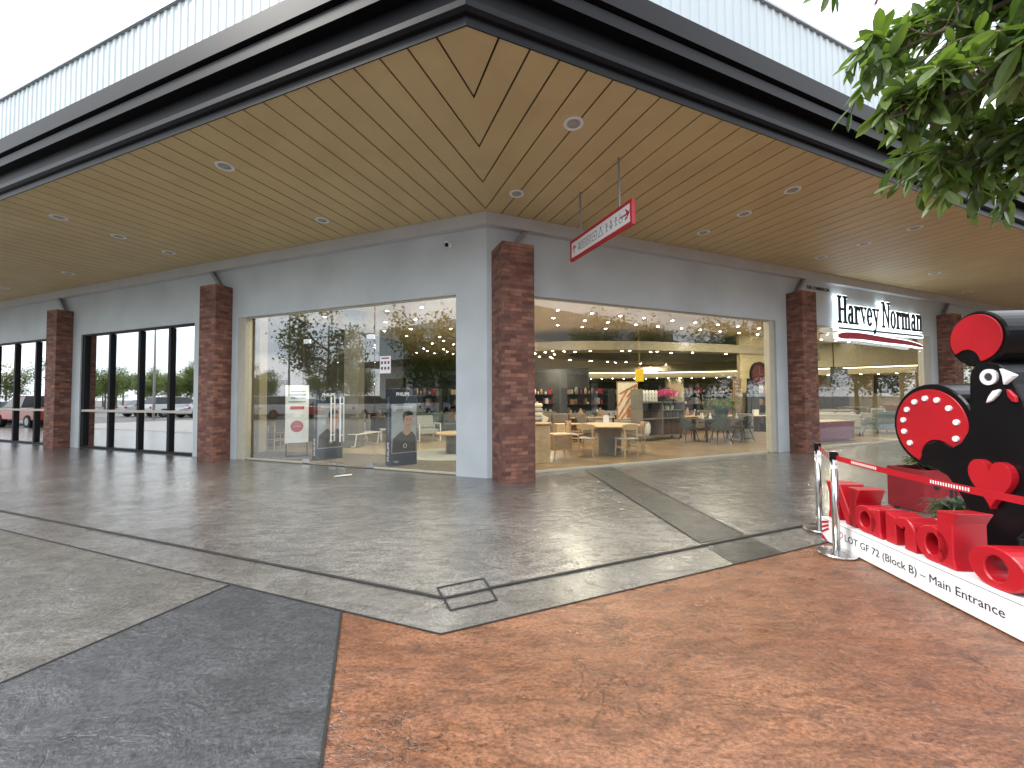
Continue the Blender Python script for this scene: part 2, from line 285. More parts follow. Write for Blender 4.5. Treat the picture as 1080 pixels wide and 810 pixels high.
# ------------------------------------------------------------------ mesh helpers
class MB:
    def __init__(s, mat=None): s.bm = bmesh.new(); s.M = mat or Matrix.Identity(4); s.uv = None
    def at(s, m): s.M = m; return s
    def faces(s, pts, fs, uvs=None):
        vs = [s.bm.verts.new(s.M @ Vector(p)) for p in pts]
        out = []
        for f in fs:
            try: out.append(s.bm.faces.new([vs[i] for i in f]))
            except ValueError: pass
        return out
    def box(s, x0, x1, y0, y1, z0, z1, uv=False):
        p = [(x0, y0, z0), (x1, y0, z0), (x1, y1, z0), (x0, y1, z0), (x0, y0, z1), (x1, y0, z1), (x1, y1, z1), (x0, y1, z1)]
        fs = [(0, 3, 2, 1), (4, 5, 6, 7), (0, 1, 5, 4), (1, 2, 6, 5), (2, 3, 7, 6), (3, 0, 4, 7)]
        fc = s.faces(p, fs)
        if uv:
            ul = s.bm.loops.layers.uv.verify(); w, d = x1 - x0, y1 - y0
            U = [None, None, (0, w), (w, d), (w + d, w), (2 * w + d, d)]
            for i, f in enumerate(fc):
                for k, lp in enumerate(f.loops):
                    if i < 2: lp[ul].uv = (lp.vert.co.x, lp.vert.co.y)
                    else:
                        u = U[i][0] + (0, U[i][1], U[i][1], 0)[k]; lp[ul].uv = (u, (z0, z0, z1, z1)[k])
        return s
    def cyl(s, p0, p1, r0, r1=None, seg=16, caps=True):
        r1 = r0 if r1 is None else r1; p0 = Vector(p0); p1 = Vector(p1); d = (p1 - p0).normalized()
        a = d.orthogonal().normalized(); b = d.cross(a); pts = []
        for p, r in ((p0, r0), (p1, r1)):
            for i in range(seg):
                t = 2 * math.pi * i / seg; pts.append(p + a * math.cos(t) * r + b * math.sin(t) * r)
        fs = [(i, (i + 1) % seg, seg + (i + 1) % seg, seg + i) for i in range(seg)]
        if caps: fs += [tuple(reversed(range(seg))), tuple(range(seg, 2 * seg))]
        s.faces(pts, fs); return s
    def tube(s, pts, r, seg=8, taper=None):
        for i in range(len(pts) - 1):
            a = r if taper is None else r + (taper - r) * i / (len(pts) - 1); b = r if taper is None else r + (taper - r) * (i + 1) / (len(pts) - 1)
            s.cyl(pts[i], pts[i + 1], a, b, seg)
        return s
    def lathe(s, prof, seg=24, c=(0, 0, 0)):
        pts = []; fs = []; n = len(prof)
        for r, z in prof:
            for i in range(seg):
                t = 2 * math.pi * i / seg; pts.append((c[0] + r * math.cos(t), c[1] + r * math.sin(t), c[2] + z))
        for j in range(n - 1):
            for i in range(seg): fs.append((j * seg + i, j * seg + (i + 1) % seg, (j + 1) * seg + (i + 1) % seg, (j + 1) * seg + i))
        fs += [tuple(reversed(range(seg))), tuple(range((n - 1) * seg, n * seg))]
        s.faces(pts, fs); return s
    def prism(s, poly, t0, t1):
        """poly in local (x, z), extruded along y from t0 to t1"""
        n = len(poly); pts = [(x, t0, z) for x, z in poly] + [(x, t1, z) for x, z in poly]
        fs = [tuple(range(n)), tuple(reversed(range(n, 2 * n)))] + [(i, n + i, n + (i + 1) % n, (i + 1) % n) for i in range(n)]
        s.faces(pts, fs); return s
    def slab(s, poly, z0, z1):
        n = len(poly); pts = [(p[0], p[1], z0) for p in poly] + [(p[0], p[1], z1) for p in poly]
        fs = [tuple(reversed(range(n))), tuple(range(n, 2 * n))] + [(i, (i + 1) % n, n + (i + 1) % n, n + i) for i in range(n)]
        s.faces(pts, fs); return s
    def sphere(s, c, r, sc=(1, 1, 1), u=14, v=8):
        m = s.M @ Matrix.Translation(c) @ Matrix.Diagonal((*[r * k for k in sc], 1))
        bmesh.ops.create_uvsphere(s.bm, u_segments=u, v_segments=v, radius=1, matrix=m); return s
    def text(s, txt, m, size, depth=.004, bold=0, sx=1, align='LEFT', shear=0, space=1):
        cu = bpy.data.curves.new('t', 'FONT'); cu.body = txt; cu.size = size; cu.extrude = depth; cu.offset = bold; cu.align_x = align; cu.shear = shear; cu.space_character = space
        cu.resolution_u = 3
        o = bpy.data.objects.new('t', cu); COL.objects.link(o); dg = bpy.context.evaluated_depsgraph_get()
        me = bpy.data.meshes.new_from_object(o.evaluated_get(dg)); me.transform(m @ Matrix.Diagonal((sx, 1, 1, 1)))
        s.bm.from_mesh(me); bpy.data.objects.remove(o); bpy.data.meshes.remove(me); bpy.data.curves.remove(cu); return s
    def build(s, name, mat, parent=None, smooth=False, bevel=0, seg=1):
        bmesh.ops.remove_doubles(s.bm, verts=s.bm.verts, dist=1e-5)
        bmesh.ops.recalc_face_normals(s.bm, faces=s.bm.faces)
        if bevel:
            ed = [e for e in s.bm.edges if len(e.link_faces) == 2 and e.calc_face_angle(0) > .5]
            bmesh.ops.bevel(s.bm, geom=ed, offset=bevel, segments=seg, affect='EDGES', profile=.6, clamp_overlap=True)
        me = bpy.data.meshes.new(name); 
        o = bpy.data.objects.new(name, me)
        if parent is not None: s.bm.transform(parent_inv(parent))
        s.bm.to_mesh(me); s.bm.free()
        ms = mat if isinstance(mat, (list, tuple)) else [mat]
        for m_ in ms: me.materials.append(M[m_] if isinstance(m_, str) else m_)
        if smooth:
            for p in me.polygons: p.use_smooth = True
        COL.objects.link(o)
        if parent is not None: o.parent = parent
        return o
def world(o):
    m = Matrix.LocRotScale(o.location, o.rotation_euler, o.scale)
    return world(o.parent) @ m if o.parent else m
def parent_inv(o): return world(o).inverted()
def tag(o, label=None, cat=None, group=None, kind=None):
    for k, v_ in (('label', label), ('category', cat), ('group', group), ('kind', kind)):
        if v_: o[k] = v_
    return o
def thing(name, label, cat, loc=(0, 0, 0), rz=0, group=None):
    o = bpy.data.objects.new(name, None); COL.objects.link(o); o.location = loc; o.rotation_euler = (0, 0, rz); o.empty_display_size = .2
    return tag(o, label, cat, group)
def rooted(mb, name, mat, loc, **k):
    """a thing that is one mesh, with its origin at its base"""
    o = mb.build(name, mat, **k); o.data.transform(Matrix.Translation(-Vector(loc))); o.location = loc; return o
def copy_tree(o, parent=None):
    c = o.copy(); COL.objects.link(c); c.parent = parent
    for ch in list(o.children): copy_tree(ch, c)
    return c
def place(proto, first, loc, rz=0, label=None, group=None, scale=None):
    o = proto if first else copy_tree(proto)
    o.location = loc; o.rotation_euler = (0, 0, rz)
    if scale: o.scale = (scale,) * 3
    if label: o['label'] = label
    if group: o['group'] = group
    return o
def off(side, u, n, z=0):
    return (C + (dL if side == 'L' else dR) * u + (nL if side == 'L' else nR) * n + Z * z)
def T(x, y, z=0): return Matrix.Translation((x, y, z))
def RZ(a): return Matrix.Rotation(a, 4, 'Z')

# ================================================================== GROUND
g = MB(); g.slab([(-400, -400), (400, -400), (400, 400), (-400, 400)], -.6, -.06)
tag(rooted(g, 'car_park_ground', 'asphalt', (0, 0, -.06)), kind='structure')
# plaza slab: everything near the shop stands on it
OUT = [(-.47, 2.62), (-2.339, 3.288), (-6.238, 4.80), (-30, 13.9)]              # outer edge of terrace towards the left
def lerp(a, b, t): return (a[0] + (b[0] - a[0]) * t, a[1] + (b[1] - a[1]) * t)
V0 = (-.47, 2.617); VL = (-.47 - 32 * .9355 + .0, 2.617 + 32 * .3532); VR = (-.47 + 32 * .9233, 2.617 + 32 * .3841)
plz = MB(); plz.slab([(-27, -14), (30, -14), (30, 30), (-27, 30)], -.058, -.004)
tag(rooted(plz, 'plaza_slab', 'kerb', (0, 0, -.05)), kind='structure')
def sheet(name, poly, z, mat):
    b = MB(); b.slab(poly, z - .003, z); return tag(rooted(b, name, mat, (0, 0, 0)), kind='structure')
# inner drain line vertices
D0 = (-.56, 3.07)
DLv = (D0[0] - 32 * .9355, D0[1] + 32 * .3532 * .985); DRv = (D0[0] + 32 * .9233, D0[1] + 32 * .3841 * .985)
wl = tuple(off('L', 30, 0)[:2]); wr = tuple(off('R', 31, 0)[:2]); wc = tuple(C[:2])
sheet('terrace_paving', [D0, DRv, wr, wc, wl, DLv], .004, 'terrace')
sheet('border_paving', [V0, VR, DRv, D0], .0035, 'border')
sheet('border_paving', [V0, D0, DLv, VL], .0035, 'border')
A0 = (-2.339, 3.310); A1 = (-1.237, 2.895); A2 = (-.809, 1.702)
ext = (A2[0] + (A2[0] - A1[0]) * 12, A2[1] + (A2[1] - A1[1]) * 12)
B1 = (A0[0] + (-2.786 - A0[0]) * 9, A0[1] + (2.194 - A0[1]) * 9)
def side_line(x): return 2.617 + (-.47 - x) * .3532 / .9355
sheet('dark_paving', [A0, (B1[0], B1[1]), (ext[0], ext[1]), A1], .004, 'darkz')
sheet('grey_paving', [(A0[0], A0[1]), VL, (-30, -14), (B1[0] - 1, B1[1] - 3), B1], .003, 'greyz')
sheet('terracotta_paving', [A1, ext, (30, -14), VR, V0], .003, 'terra')
sheet('dark_strip_paving', [(1.511, 8.177 + .15), (2.125, 8.371 + .21), (2.56, 4.43 - .01), (1.95, 4.18)][::-1], .008, 'strip')
sheet('dark_strip_paving', [(1.96, 4.165), (2.568, 4.415), (2.65, 3.91), (2.02, 3.66)][::-1], .008, 'strip')
# joints
jm = MB()
def joint(a, b, w, z=.0095):
    a = Vector((*a, 0)); b = Vector((*b, 0)); d = (b - a).normalized(); n = Vector((-d.y, d.x, 0)) * w / 2
    jm.slab([tuple((a - n)[:2]), tuple((b - n)[:2]), tuple((b + n)[:2]), tuple((a + n)[:2])], z - .003, z)
joint(V0, VL, .012); joint(V0, VR, .012, .0100); joint(A0, B1, .012, .0105); joint(A1, ext, .014, .0107)
bx = [(-.613, 3.238), (-.249, 3.399), (-.123, 3.042), (-.453, 2.90)]
for i in range(4): joint(bx[i], bx[(i + 1) % 4], .016, .0112 + i * .0004)
joint(lerp(bx[0], bx[3], .5), lerp(bx[1], bx[2], .5), .026, .0135)
joint((-.53, 3.07), DLv, .030, .0142); joint((-.19, 3.225), DRv, .030, .0146)
joint((1.511, 8.30), (1.95, 4.18), .008, .015); joint((2.125, 8.55), (2.56, 4.43), .008, .0154)
tag(rooted(jm, 'paving_joints', 'joint', (0, 0, 0)), kind='structure')

# ================================================================== SHOP BUILDING
bld = thing('shop_building', 'corner shop building with wide tan boarded canopy, grey walls and brick pillars', 'building', tuple(C))
def wallblocks(side, boxes, name, mat, extra=None):
    b = MB(FL if side == 'L' else FR)
    for x in boxes: b.box(*x)
    return b.build(name, mat, bld)
TW = .24
def corner_prism():
    pass
# walls (front face at n = 0), thickness inwards
wallblocks('L', [(0.0, 30, -TW, 0, 3.56, 5.30), (0.0, .66, -TW, 0, -.05, 3.56), (6.86, 8.55, -TW, 0, -.05, 3.56), (14.06, 15.55, -TW, 0, -.05, 3.56), (22.4, 30, -TW, 0, -.05, 3.56)], 'left_wall', 'paint')
wallblocks('R', [(0.0, 31, -TW, 0, 3.56, 5.301), (0.0, .98, -TW, 0, -.05, 3.56), (8.27, 9.42, -TW, 0, -.05, 3.56), (16.38, 18.3, -TW, 0, -.05, 3.56), (24.5, 31, -TW, 0, -.05, 3.56)], 'right_wall', 'paint')
# cornice beam
for side, F in (('L', FL), ('R', FR)):
    b = MB(); o_ = .15
    m_ = -o_ * TANH
    ln = 30 if side == 'L' else 31
    p = [off(side, 0, 0.002), off(side, ln, .002), off(side, ln, o_), off(side, m_, o_)]
    b.slab([tuple(q[:2]) for q in p], 4.80, 5.036); b.build('cornice', 'cornice', bld)
# soffit boards
WB = .3375; u0 = -OE * TANH
b = MB(); gap = .0115
def sidept(side, u, n): return tuple(off(side, u, n)[:2])
kmax = 88
ZB = HS
def miter(a): return a if a > 0 else a
for k in range(kmax):
    a0 = u0 + k * WB + (gap if k else 0); a1 = u0 + (k + 1) * WB - gap
    a0j = u0 + k * WB; 
    def inner(a): return 0.001 if a >= 0 else -a / TANH
    if a1 < 0:
        # V board, one piece over the mitre
        P = [sidept('L', a1, OE), sidept('L', a1, inner(a1)), sidept('R', a1, OE)]
        if k == 0: poly = [sidept('L', a1, OE), sidept('L', a1, inner(a1)), sidept('R', a1, OE), sidept('R', u0, OE)]
        else: poly = [sidept('L', a1, OE), sidept('L', a1, inner(a1)), sidept('R', a1, OE), sidept('R', a0, OE), sidept('R', a0, inner(a0)), sidept('L', a0, OE)]
        b.slab(poly, ZB, ZB + .018)
    elif a0 < 0:
        poly = [sidept('L', a1, OE), sidept('L', a1, 0), wc, sidept('R', a1, 0), sidept('R', a1, OE), sidept('R', a0, OE), sidept('R', a0, inner(a0)), sidept('L', a0, OE)]
        b.slab(poly, ZB, ZB + .018)
    else:
        for sd_ in ('L', 'R'):
            b.slab([sidept(sd_, a0, 0), sidept(sd_, a1, 0), sidept(sd_, a1, OE), sidept(sd_, a0, OE)], ZB, ZB + .018)
b.build('soffit', 'soffit', bld)
ends = u0 + kmax * WB
b = MB(); b.slab([sidept('L', u0, OE), sidept('R', ends, OE), sidept('R', ends, -.3), wc, sidept('L', ends, -.3), sidept('L', ends, OE)], ZB + .05, ZB + .09)
b.build('soffit_backing', 'black', bld)
# fascia gutter profile (offset, z)
prof = [(3.631, 5.02), (3.631, 5.115), (3.665, 5.125), (3.69, 5.16), (3.69, 5.225), (3.64, 5.235), (3.60, 5.27), (3.60, 5.50), (3.72, 5.515), (3.72, 5.655), (3.69, 5.66), (3.69, 5.685), (3.76, 5.695), (3.76, 5.945), (3.74, 5.96), (3.30, 6.02), (3.30, 5.97), (3.57, 5.93), (3.57, 5.10), (3.618, 5.06), (3.618, 5.02)]
for sd_ in ('L', 'R'):
    b = MB(); ln = 29
    pts = []; n = len(prof)
    for o_, z in prof: p = off(sd_, -o_ * TANH, o_, z); pts.append(tuple(p))
    for o_, z in prof: p = off(sd_, ln, o_, z); pts.append(tuple(p))
    b.faces(pts, [(i, (i + 1) % n, n + (i + 1) % n, n + i) for i in range(n)] + [tuple(range(n, 2 * n))])
    b.build('fascia_gutter', 'fascia', bld)
# parapet: ribbed white cladding, set back
OP = 3.28; pz0, pz1 = 5.7, 7.36
for sd_ in ('L', 'R'):
    b = MB(); pit = .165; pts = []; s0 = -OP * TANH; k = 0; seq = []
    while s0 + k * pit < 29:
        s = s0 + k * pit; seq += [(s, OP), (s + .085, OP), (s + .10, OP + .016), (s + .150, OP + .016)]; k += 1
    m = len(seq)
    for z in (pz0, pz1):
        for s, o_ in seq: pts.append(tuple(off(sd_, s, o_, z)))
    b.faces(pts, [(i, i + 1, m + i + 1, m + i) for i in range(m - 1)])
    b.slab([sidept(sd_, -(OP - .12) * TANH, OP - .12), sidept(sd_, 29, OP - .12), sidept(sd_, 29, OP - .02), sidept(sd_, -(OP - .02) * TANH, OP - .02)], pz0, pz1 - .001)
    b.build('parapet', 'clad', bld)
    b = MB(); b.slab([sidept(sd_, -(OP - .14) * TANH, OP - .14), sidept(sd_, 29, OP - .14), sidept(sd_, 29, OP + .05), sidept(sd_, -(OP + .05) * TANH, OP + .05)], pz1, pz1 + .035)
    b.build('parapet_cap', 'steel', bld)
# roof slab
b = MB(); b.slab([sidept('L', -3.2 * TANH, 3.2), sidept('R', 29, 3.2), sidept('R', 29, -24), sidept('L', 29, -24), sidept('L', 29, 3.2)], 5.80, 5.95); b.build('roof', 'steel', bld)
# brick pillars
PIL = [('R', .10, .73, -.0, .58), ('L', 7.08, 7.68, .0, .41), ('L', 14.53, 15.13, .0, .38), ('R', 8.72, 9.32, .0, .42), ('R', 16.85, 17.45, .0, .42), ('L', 22.0, 22.6, 0, .4), ('R', 24.9, 25.5, 0, .4)]
for sd_, a, b_, n0, n1 in PIL:
    b = MB(FL if sd_ == 'L' else FR); b.box(a, b_, n0 + .003, n1, .0, 4.34, uv=True); p = b.build('brick_pillar', 'brick', bld)
    q = MB(FL if sd_ == 'L' else FR); mid = (a + b_) / 2
    q.prism([(mid - .05, 4.345), (mid + .05, 4.345), (mid + .42, 4.79), (mid + .30, 4.79)], .04, .12); q.build('bracket', 'steel', p)
# windows ------------------------------------------------------------------
def window(side, panes, z0, z1, glass, frame_boxes, frame_mat, depth=-.10, label=None, mull=None, mmat='frame', trans=None):
    F = FL if side == 'L' else FR
    b = MB(F)
    for f in frame_boxes: b.box(*f)
    w = b.build('window', frame_mat, bld, bevel=.003)
    if label: w['label'] = label
    for (a, c) in panes:
        q = MB(F); q.box(a + .004, c - .004, depth - .006, depth + .006, z0, z1); q.build('pane', glass, w)
    for x in (mull or []):
        q = MB(F); q.box(x - .055, x + .055, depth - .06, depth + .075, z0, z1); q.build('mullion', mmat, w, bevel=.004)
    if trans:
        q = MB(F); q.box(trans[0], trans[1], depth - .05, depth + .085, trans[2] - .035, trans[2] + .035); q.build('transom', 'alu', w, bevel=.004)
    return w
d = -.10
def ring(a, b_, z0, z1, w=.05, f0=-.16, f1=-.03, sill=.06):
    return [(a, a + w, f0, f1, z0, z1), (b_ - w, b_, f0, f1, z0, z1), (a + w, b_ - w, f0, f1, z1 - w, z1), (a + w, b_ - w, f0, f1, z0, z0 + sill)]
# left wall, bay 1: glass entrance
window('L', [(.68, 2.70), (4.76, 6.62)], .05, 3.53, 'glassM', [(6.62, 6.86, -.20, -.02, .005, 3.56), (.66, .68, -.14, -.04, .005, 3.56), (.68, 6.62, -.13, -.06, 3.535, 3.56), (.68, 2.70, -.12, -.08, .005, .05), (4.76, 6.62, -.12, -.08, .005, .05)], 'alu')
w = MB(FL); w.box(2.72, 4.74, -.106, -.094, 2.94, 3.53)
fan = w.build('fanlight', 'glassM', bld)
for (a, c, hx, lab) in ((2.712, 3.722, 3.60, 'right glass entrance door leaf'), (3.738, 4.748, 3.86, 'left glass entrance door leaf')):
    w = MB(FL); w.box(a, c, -.106, -.094, .03, 2.92); dr = w.build('glass_door', 'glassM', bld); dr['label'] = lab
    w = MB(FL)
    for nn in (-.15, -.05): w.cyl((hx, nn, .55), (hx, nn, 1.55), .016, seg=10)
    for zz in (.7, 1.4): w.cyl((hx, -.15, zz), (hx, -.05, zz), .012, seg=8)
    w.build('door_handle', 'white', dr, smooth=False)
    w = MB(FL)
    piv = a if hx > (a + c) / 2 else c
    s_ = 1 if piv == a else -1
    for zz in (.02, 2.80): w = MB(FL); w.box(min(piv, piv + s_ * .20), max(piv, piv + s_ * .20), -.12, -.08, zz, zz + .11); w.build('patch_fitting', 'silver', dr, bevel=.004)
    w = MB(FL); w.box(hx - .09, hx + .09, -.12, -.08, .02, .08); w.build('door_lock', 'silver', dr, bevel=.004)
# white notice sticker on the door glass
w = MB(FL); w.box(2.28, 2.56, -.093, -.091, 2.05, 2.42); nt_ = w.build('notice', 'white', bld)
w = MB(FL)
for r_ in range(2):
    for c_ in range(3): w.box(2.31 + c_ * .085, 2.36 + c_ * .085, -.091, -.089, 2.13 + r_ * .12, 2.19 + r_ * .12)
w.box(2.32, 2.52, -.091, -.089, 2.36, 2.39); w.build('notice_print', 'fabp', nt_)
# left wall bay 2 and 3 (black frames)
window('L', [(8.62, 9.65), (9.65, 11.05), (11.05, 12.53), (12.53, 13.98)], .06, 3.50, 'glassL', ring(8.55, 14.06, .005, 3.56), 'frame', mull=[9.65, 11.05, 12.53, 13.93], trans=(8.62, 13.98, 1.165))
window('L', [(15.62, 16.92), (16.92, 18.38), (18.38, 19.84), (19.84, 21.2), (21.2, 22.35)], .06, 3.50, 'glassL', ring(15.55, 22.4, .005, 3.56), 'frame', mull=[16.92, 18.38, 19.84, 21.2], trans=(15.62, 22.35, 1.165))
# right wall bay 1, 2, 3
window('R', [(1.0, 2.64), (2.64, 4.08), (4.08, 5.46), (5.46, 6.85), (6.85, 8.03)], .05, 3.53, 'glass', [(8.03, 8.14, -.17, -.02, .005, 3.56), (8.14, 8.27, -.14, -.05, .005, 3.56), (.98, 1.0, -.14, -.04, .005, 3.56), (1.0, 8.03, -.13, -.06, 3.535, 3.56), (1.0, 8.03, -.12, -.08, .005, .05)], 'alu')
window('R', [(9.46, 10.9), (10.9, 12.2), (12.2, 13.5), (13.5, 14.8), (14.8, 15.95)], .05, 3.53, 'glassR', [(15.95, 16.38, -.17, -.02, .005, 3.56), (9.42, 9.46, -.14, -.04, .005, 3.56), (9.46, 15.95, -.13, -.06, 3.535, 3.56), (9.46, 15.95, -.12, -.08, .005, .05)], 'alu')
window('R', [(18.36, 20.4), (20.4, 22.4), (22.4, 24.44)], .05, 3.53, 'glass', ring(18.3, 24.5, .005, 3.56), 'alu')

# interior shell -------------------------------------------------------------
def poly2(pts): return [tuple(off(*p)[:2]) for p in pts]
il = [('L', 29, -.25), ('L', 0.0, -.25), ('R', 0.0, -.25), ('R', 30, -.25)]
inner = poly2(il)
back = [tuple(off('R', 30, -26)[:2]), tuple(off('L', 29, -24)[:2])]
b = MB(); b.slab([inner[0], tuple(off('L', 0.05, -.25)[:2]), inner[3]] + back, -.003, .008); tag(rooted(b, 'shop_floor', 'parquet', (0, 0, 0)), kind='structure')
sheet('shop_tile_floor', poly2([('L', 2.0, -2.1), ('L', 8.4, -1.35), ('L', 8.4, -9), ('L', .3, -7.0), ('L', .8, -3.5)]), .014, 'tile')
sheet('threshold_mat', poly2([('L', .3, -.05), ('L', 8.4, -.05), ('L', 8.4, -1.30), ('L', 2.0, -2.05), ('L', .9, -3.0)]), .0125, 'carpet')
CE = 4.2
b = MB(); b.slab([inner[0], tuple(off('L', 0.05, -.25)[:2]), inner[3]] + back, CE, CE + .1); b.build('shop_ceiling', 'ceil', bld)
b = MB()
bk = [Vector((*p, 0)) for p in [inner[0]] + back[::-1] + [inner[3]]]
for i in range(3):
    a, c = bk[i], bk[i + 1]; dd = (c - a).normalized(); nn = Vector((-dd.y, dd.x, 0)) * .1
    b.slab([tuple((a)[:2]), tuple(c[:2]), tuple((c + nn)[:2]), tuple((a + nn)[:2])], 0, CE)
b.build('back_wall', 'cream', bld)
# inner faces
b = MB(FR); b.box(13.4, 17.2, -5.15, -5.0, .01, CE - .002); b.build('partition_wall', 'cream', bld)
# cross wall between bay L1 and L2 (white room behind the black framed windows)
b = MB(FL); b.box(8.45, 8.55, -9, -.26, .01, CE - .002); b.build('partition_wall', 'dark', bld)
b = MB(); b.box(-7.35, -7.0, 10.95, 11.3, .02, CE - .002); b.build('inner_column', 'ceil2', bld)
b = MB(); b.box(-5.1, -4.65, 12.0, 12.45, .02, CE - .002); b.build('inner_column', 'shelfg', bld)
b = MB(); b.box(9.6, 10.4, 24, 24.8, .02, 3.2); b.build('inner_column', 'ceil2', bld)
# curved bulkhead with a lit cove, dark recess above
def arc_band(cx, cy, r, a0, a1, z0, z1, th, seg=40):
    b = MB(); pts = []; 
    for i in range(seg + 1):
        a = a0 + (a1 - a0) * i / seg
        for rr in (r, r + th):
            for z in (z0, z1): pts.append((cx + rr * math.sin(a), cy + rr * math.cos(a), z))
    fs = []
    for i in range(seg):
        k = i * 4; m = k + 4
        fs += [(k, m, m + 1, k + 1), (k + 2, k + 3, m + 3, m + 2), (k, k + 2, m + 2, m), (k + 1, m + 1, m + 3, k + 3)]
    b.faces(pts, fs); return b
arc_band(6, 4, 19.5, R(-25), R(42), 2.98, 4.19, .35).build('curved_bulkhead', 'ceil2', bld)
arc_band(6, 4, 20.2, R(-25), R(42), 2.60, 2.86, .2).build('curved_bulkhead', 'ceil2', bld)
arc_band(6, 4, 19.9, R(-25), R(42), 2.90, 2.94, .25).build('cove_light', 'cove', bld)
def oval(rx, ry, c, wob=0):
    out = []
    for i in range(48):
        t = 2 * math.pi * i / 48; x = rx * math.cos(t); y = ry * math.sin(t) * (1 + wob * math.sin(3 * t))
        out.append(tuple((Vector(c) + dR * x + (-nR) * y)[:2]))
    return out
b = MB(); b.slab(oval(9.5, 3.1, (9.2, 20.2, 0)), 3.37, 3.72); b.build('ceiling_ring', 'ceil2', bld)
b = MB(); b.slab(oval(7.4, 1.9, (9.4, 20.0, 0), .22), 3.345, 3.369); b.build('ceiling_recess', 'dark', bld)
# far dark display walls
b = MB(FR)
b.box(2, 29, -25.6, -25.3, .02, 2.9); b.build('display_wall', 'navywall', bld)
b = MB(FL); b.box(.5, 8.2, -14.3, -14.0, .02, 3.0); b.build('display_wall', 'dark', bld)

# ================================================================== shop downlights
dl = thing('ceiling_downlight', 'small round lit downlight in the cream shop ceiling', 'ceiling light', (0, 0, 0), 0, 'small lit downlights of the shop ceiling')
b = MB(); b.lathe([(.05, -.012), (.072, -.012), (.075, -.002), (.05, -.002)], 14); b.build('trim_ring', 'white', dl)
b = MB(); b.lathe([(.042, -.016), (.042, -.004)], 12); b.build('lamp', 'lamp_on', dl)
k = 0; rng = random.Random(3)
def inside_room(p):
    r_ = Vector((p[0], p[1], 0)) - C
    return r_.dot(nL) < -.8 and r_.dot(nR) < -.8
pos = []
for i in range(24):
    for j in range(18):
        u = 1.35 + i * 1.12 + (.45 if j % 2 else 0) + rng.uniform(-.08, .08); n = -1.3 - j * 1.12
        p = off('R', u, n, CE)
        if inside_room(p) and not (13.3 < u < 17.3 and -5.3 < n < -4.8): pos.append((p, (p - Vector((0, 0, CE))).length))
for i in range(6):
    for j in range(5):
        p = off('L', 1.0 + i * 1.25, -1.6 - j * 1.5, CE)
        if inside_room(p) and (p - C).dot(dR) < 0 and not(-5.4<p.x<-4.3 and 11.7<p.y<12.8): pos.append((p, (p - Vector((0, 0, CE))).length))
pos.sort(key=lambda t: t[1])
for p, _ in pos[:230]:
    zz = CE
    e = (Vector((9.2, 20.2, 0)) - p); e.z = 0
    if (e.dot(dR) / 9.4) ** 2 + (e.dot(nR) / 3.0) ** 2 < 1: zz = 3.37
    if (e.dot(dR) / 7.8) ** 2 + (e.dot(nR) / 2.35) ** 2 < 1: continue
    rr_ = math.hypot(p.x - 6, p.y - 4)
    if 19.3 < rr_ < 20.5 or rr_ > 23: continue
    place(dl, k == 0, (p.x, p.y, zz)); k += 1
for i in range(34):
    a = R(-22 + 62 * i / 33); place(dl, False, (6 + 20.3 * math.sin(a), 4 + 20.3 * math.cos(a), 2.60))
for i in range(30):
    t_ = 2 * math.pi * i / 30; q_ = Vector((9.2, 20.2, 3.37)) + dR * 8.9 * math.cos(t_) - nR * 2.75 * math.sin(t_); place(dl, False, tuple(q_))
# a few real lamps in that ceiling
def area(loc, e, size, col=(1, .88, .68)):
    a = bpy.data.lights.new('shop_lamp', 'AREA'); a.energy = e; a.size = size; a.shape = 'DISK'; a.color = col
    o = bpy.data.objects.new('shop_lamp', a); COL.objects.link(o); o.location = loc
for (sd_, u, n, e) in [('R', 3.2, -1.6, 75), ('R', 6.2, -1.8, 75), ('R', 4.5, -4.2, 110), ('R', 10, -3.4, 95), ('R', 13, -2.5, 150), ('R', 18, -4, 190), ('R', 7, -11, 130), ('R', 14, -11, 140), ('R', 21, -11, 140), ('R', 25, -5, 190), ('R', 20, -15, 120), ('L', 1.7, -1.0, 85), ('L', 4.2, -.9, 85), ('L', 3, -8, 40), ('L', 6.5, -8, 25), ('R', 4, -12, 90)]:
    area(tuple(off(sd_, u, n, CE - .05 if n > -10 else 3.25)), e * (.62 if n > -10 else .5), .30)

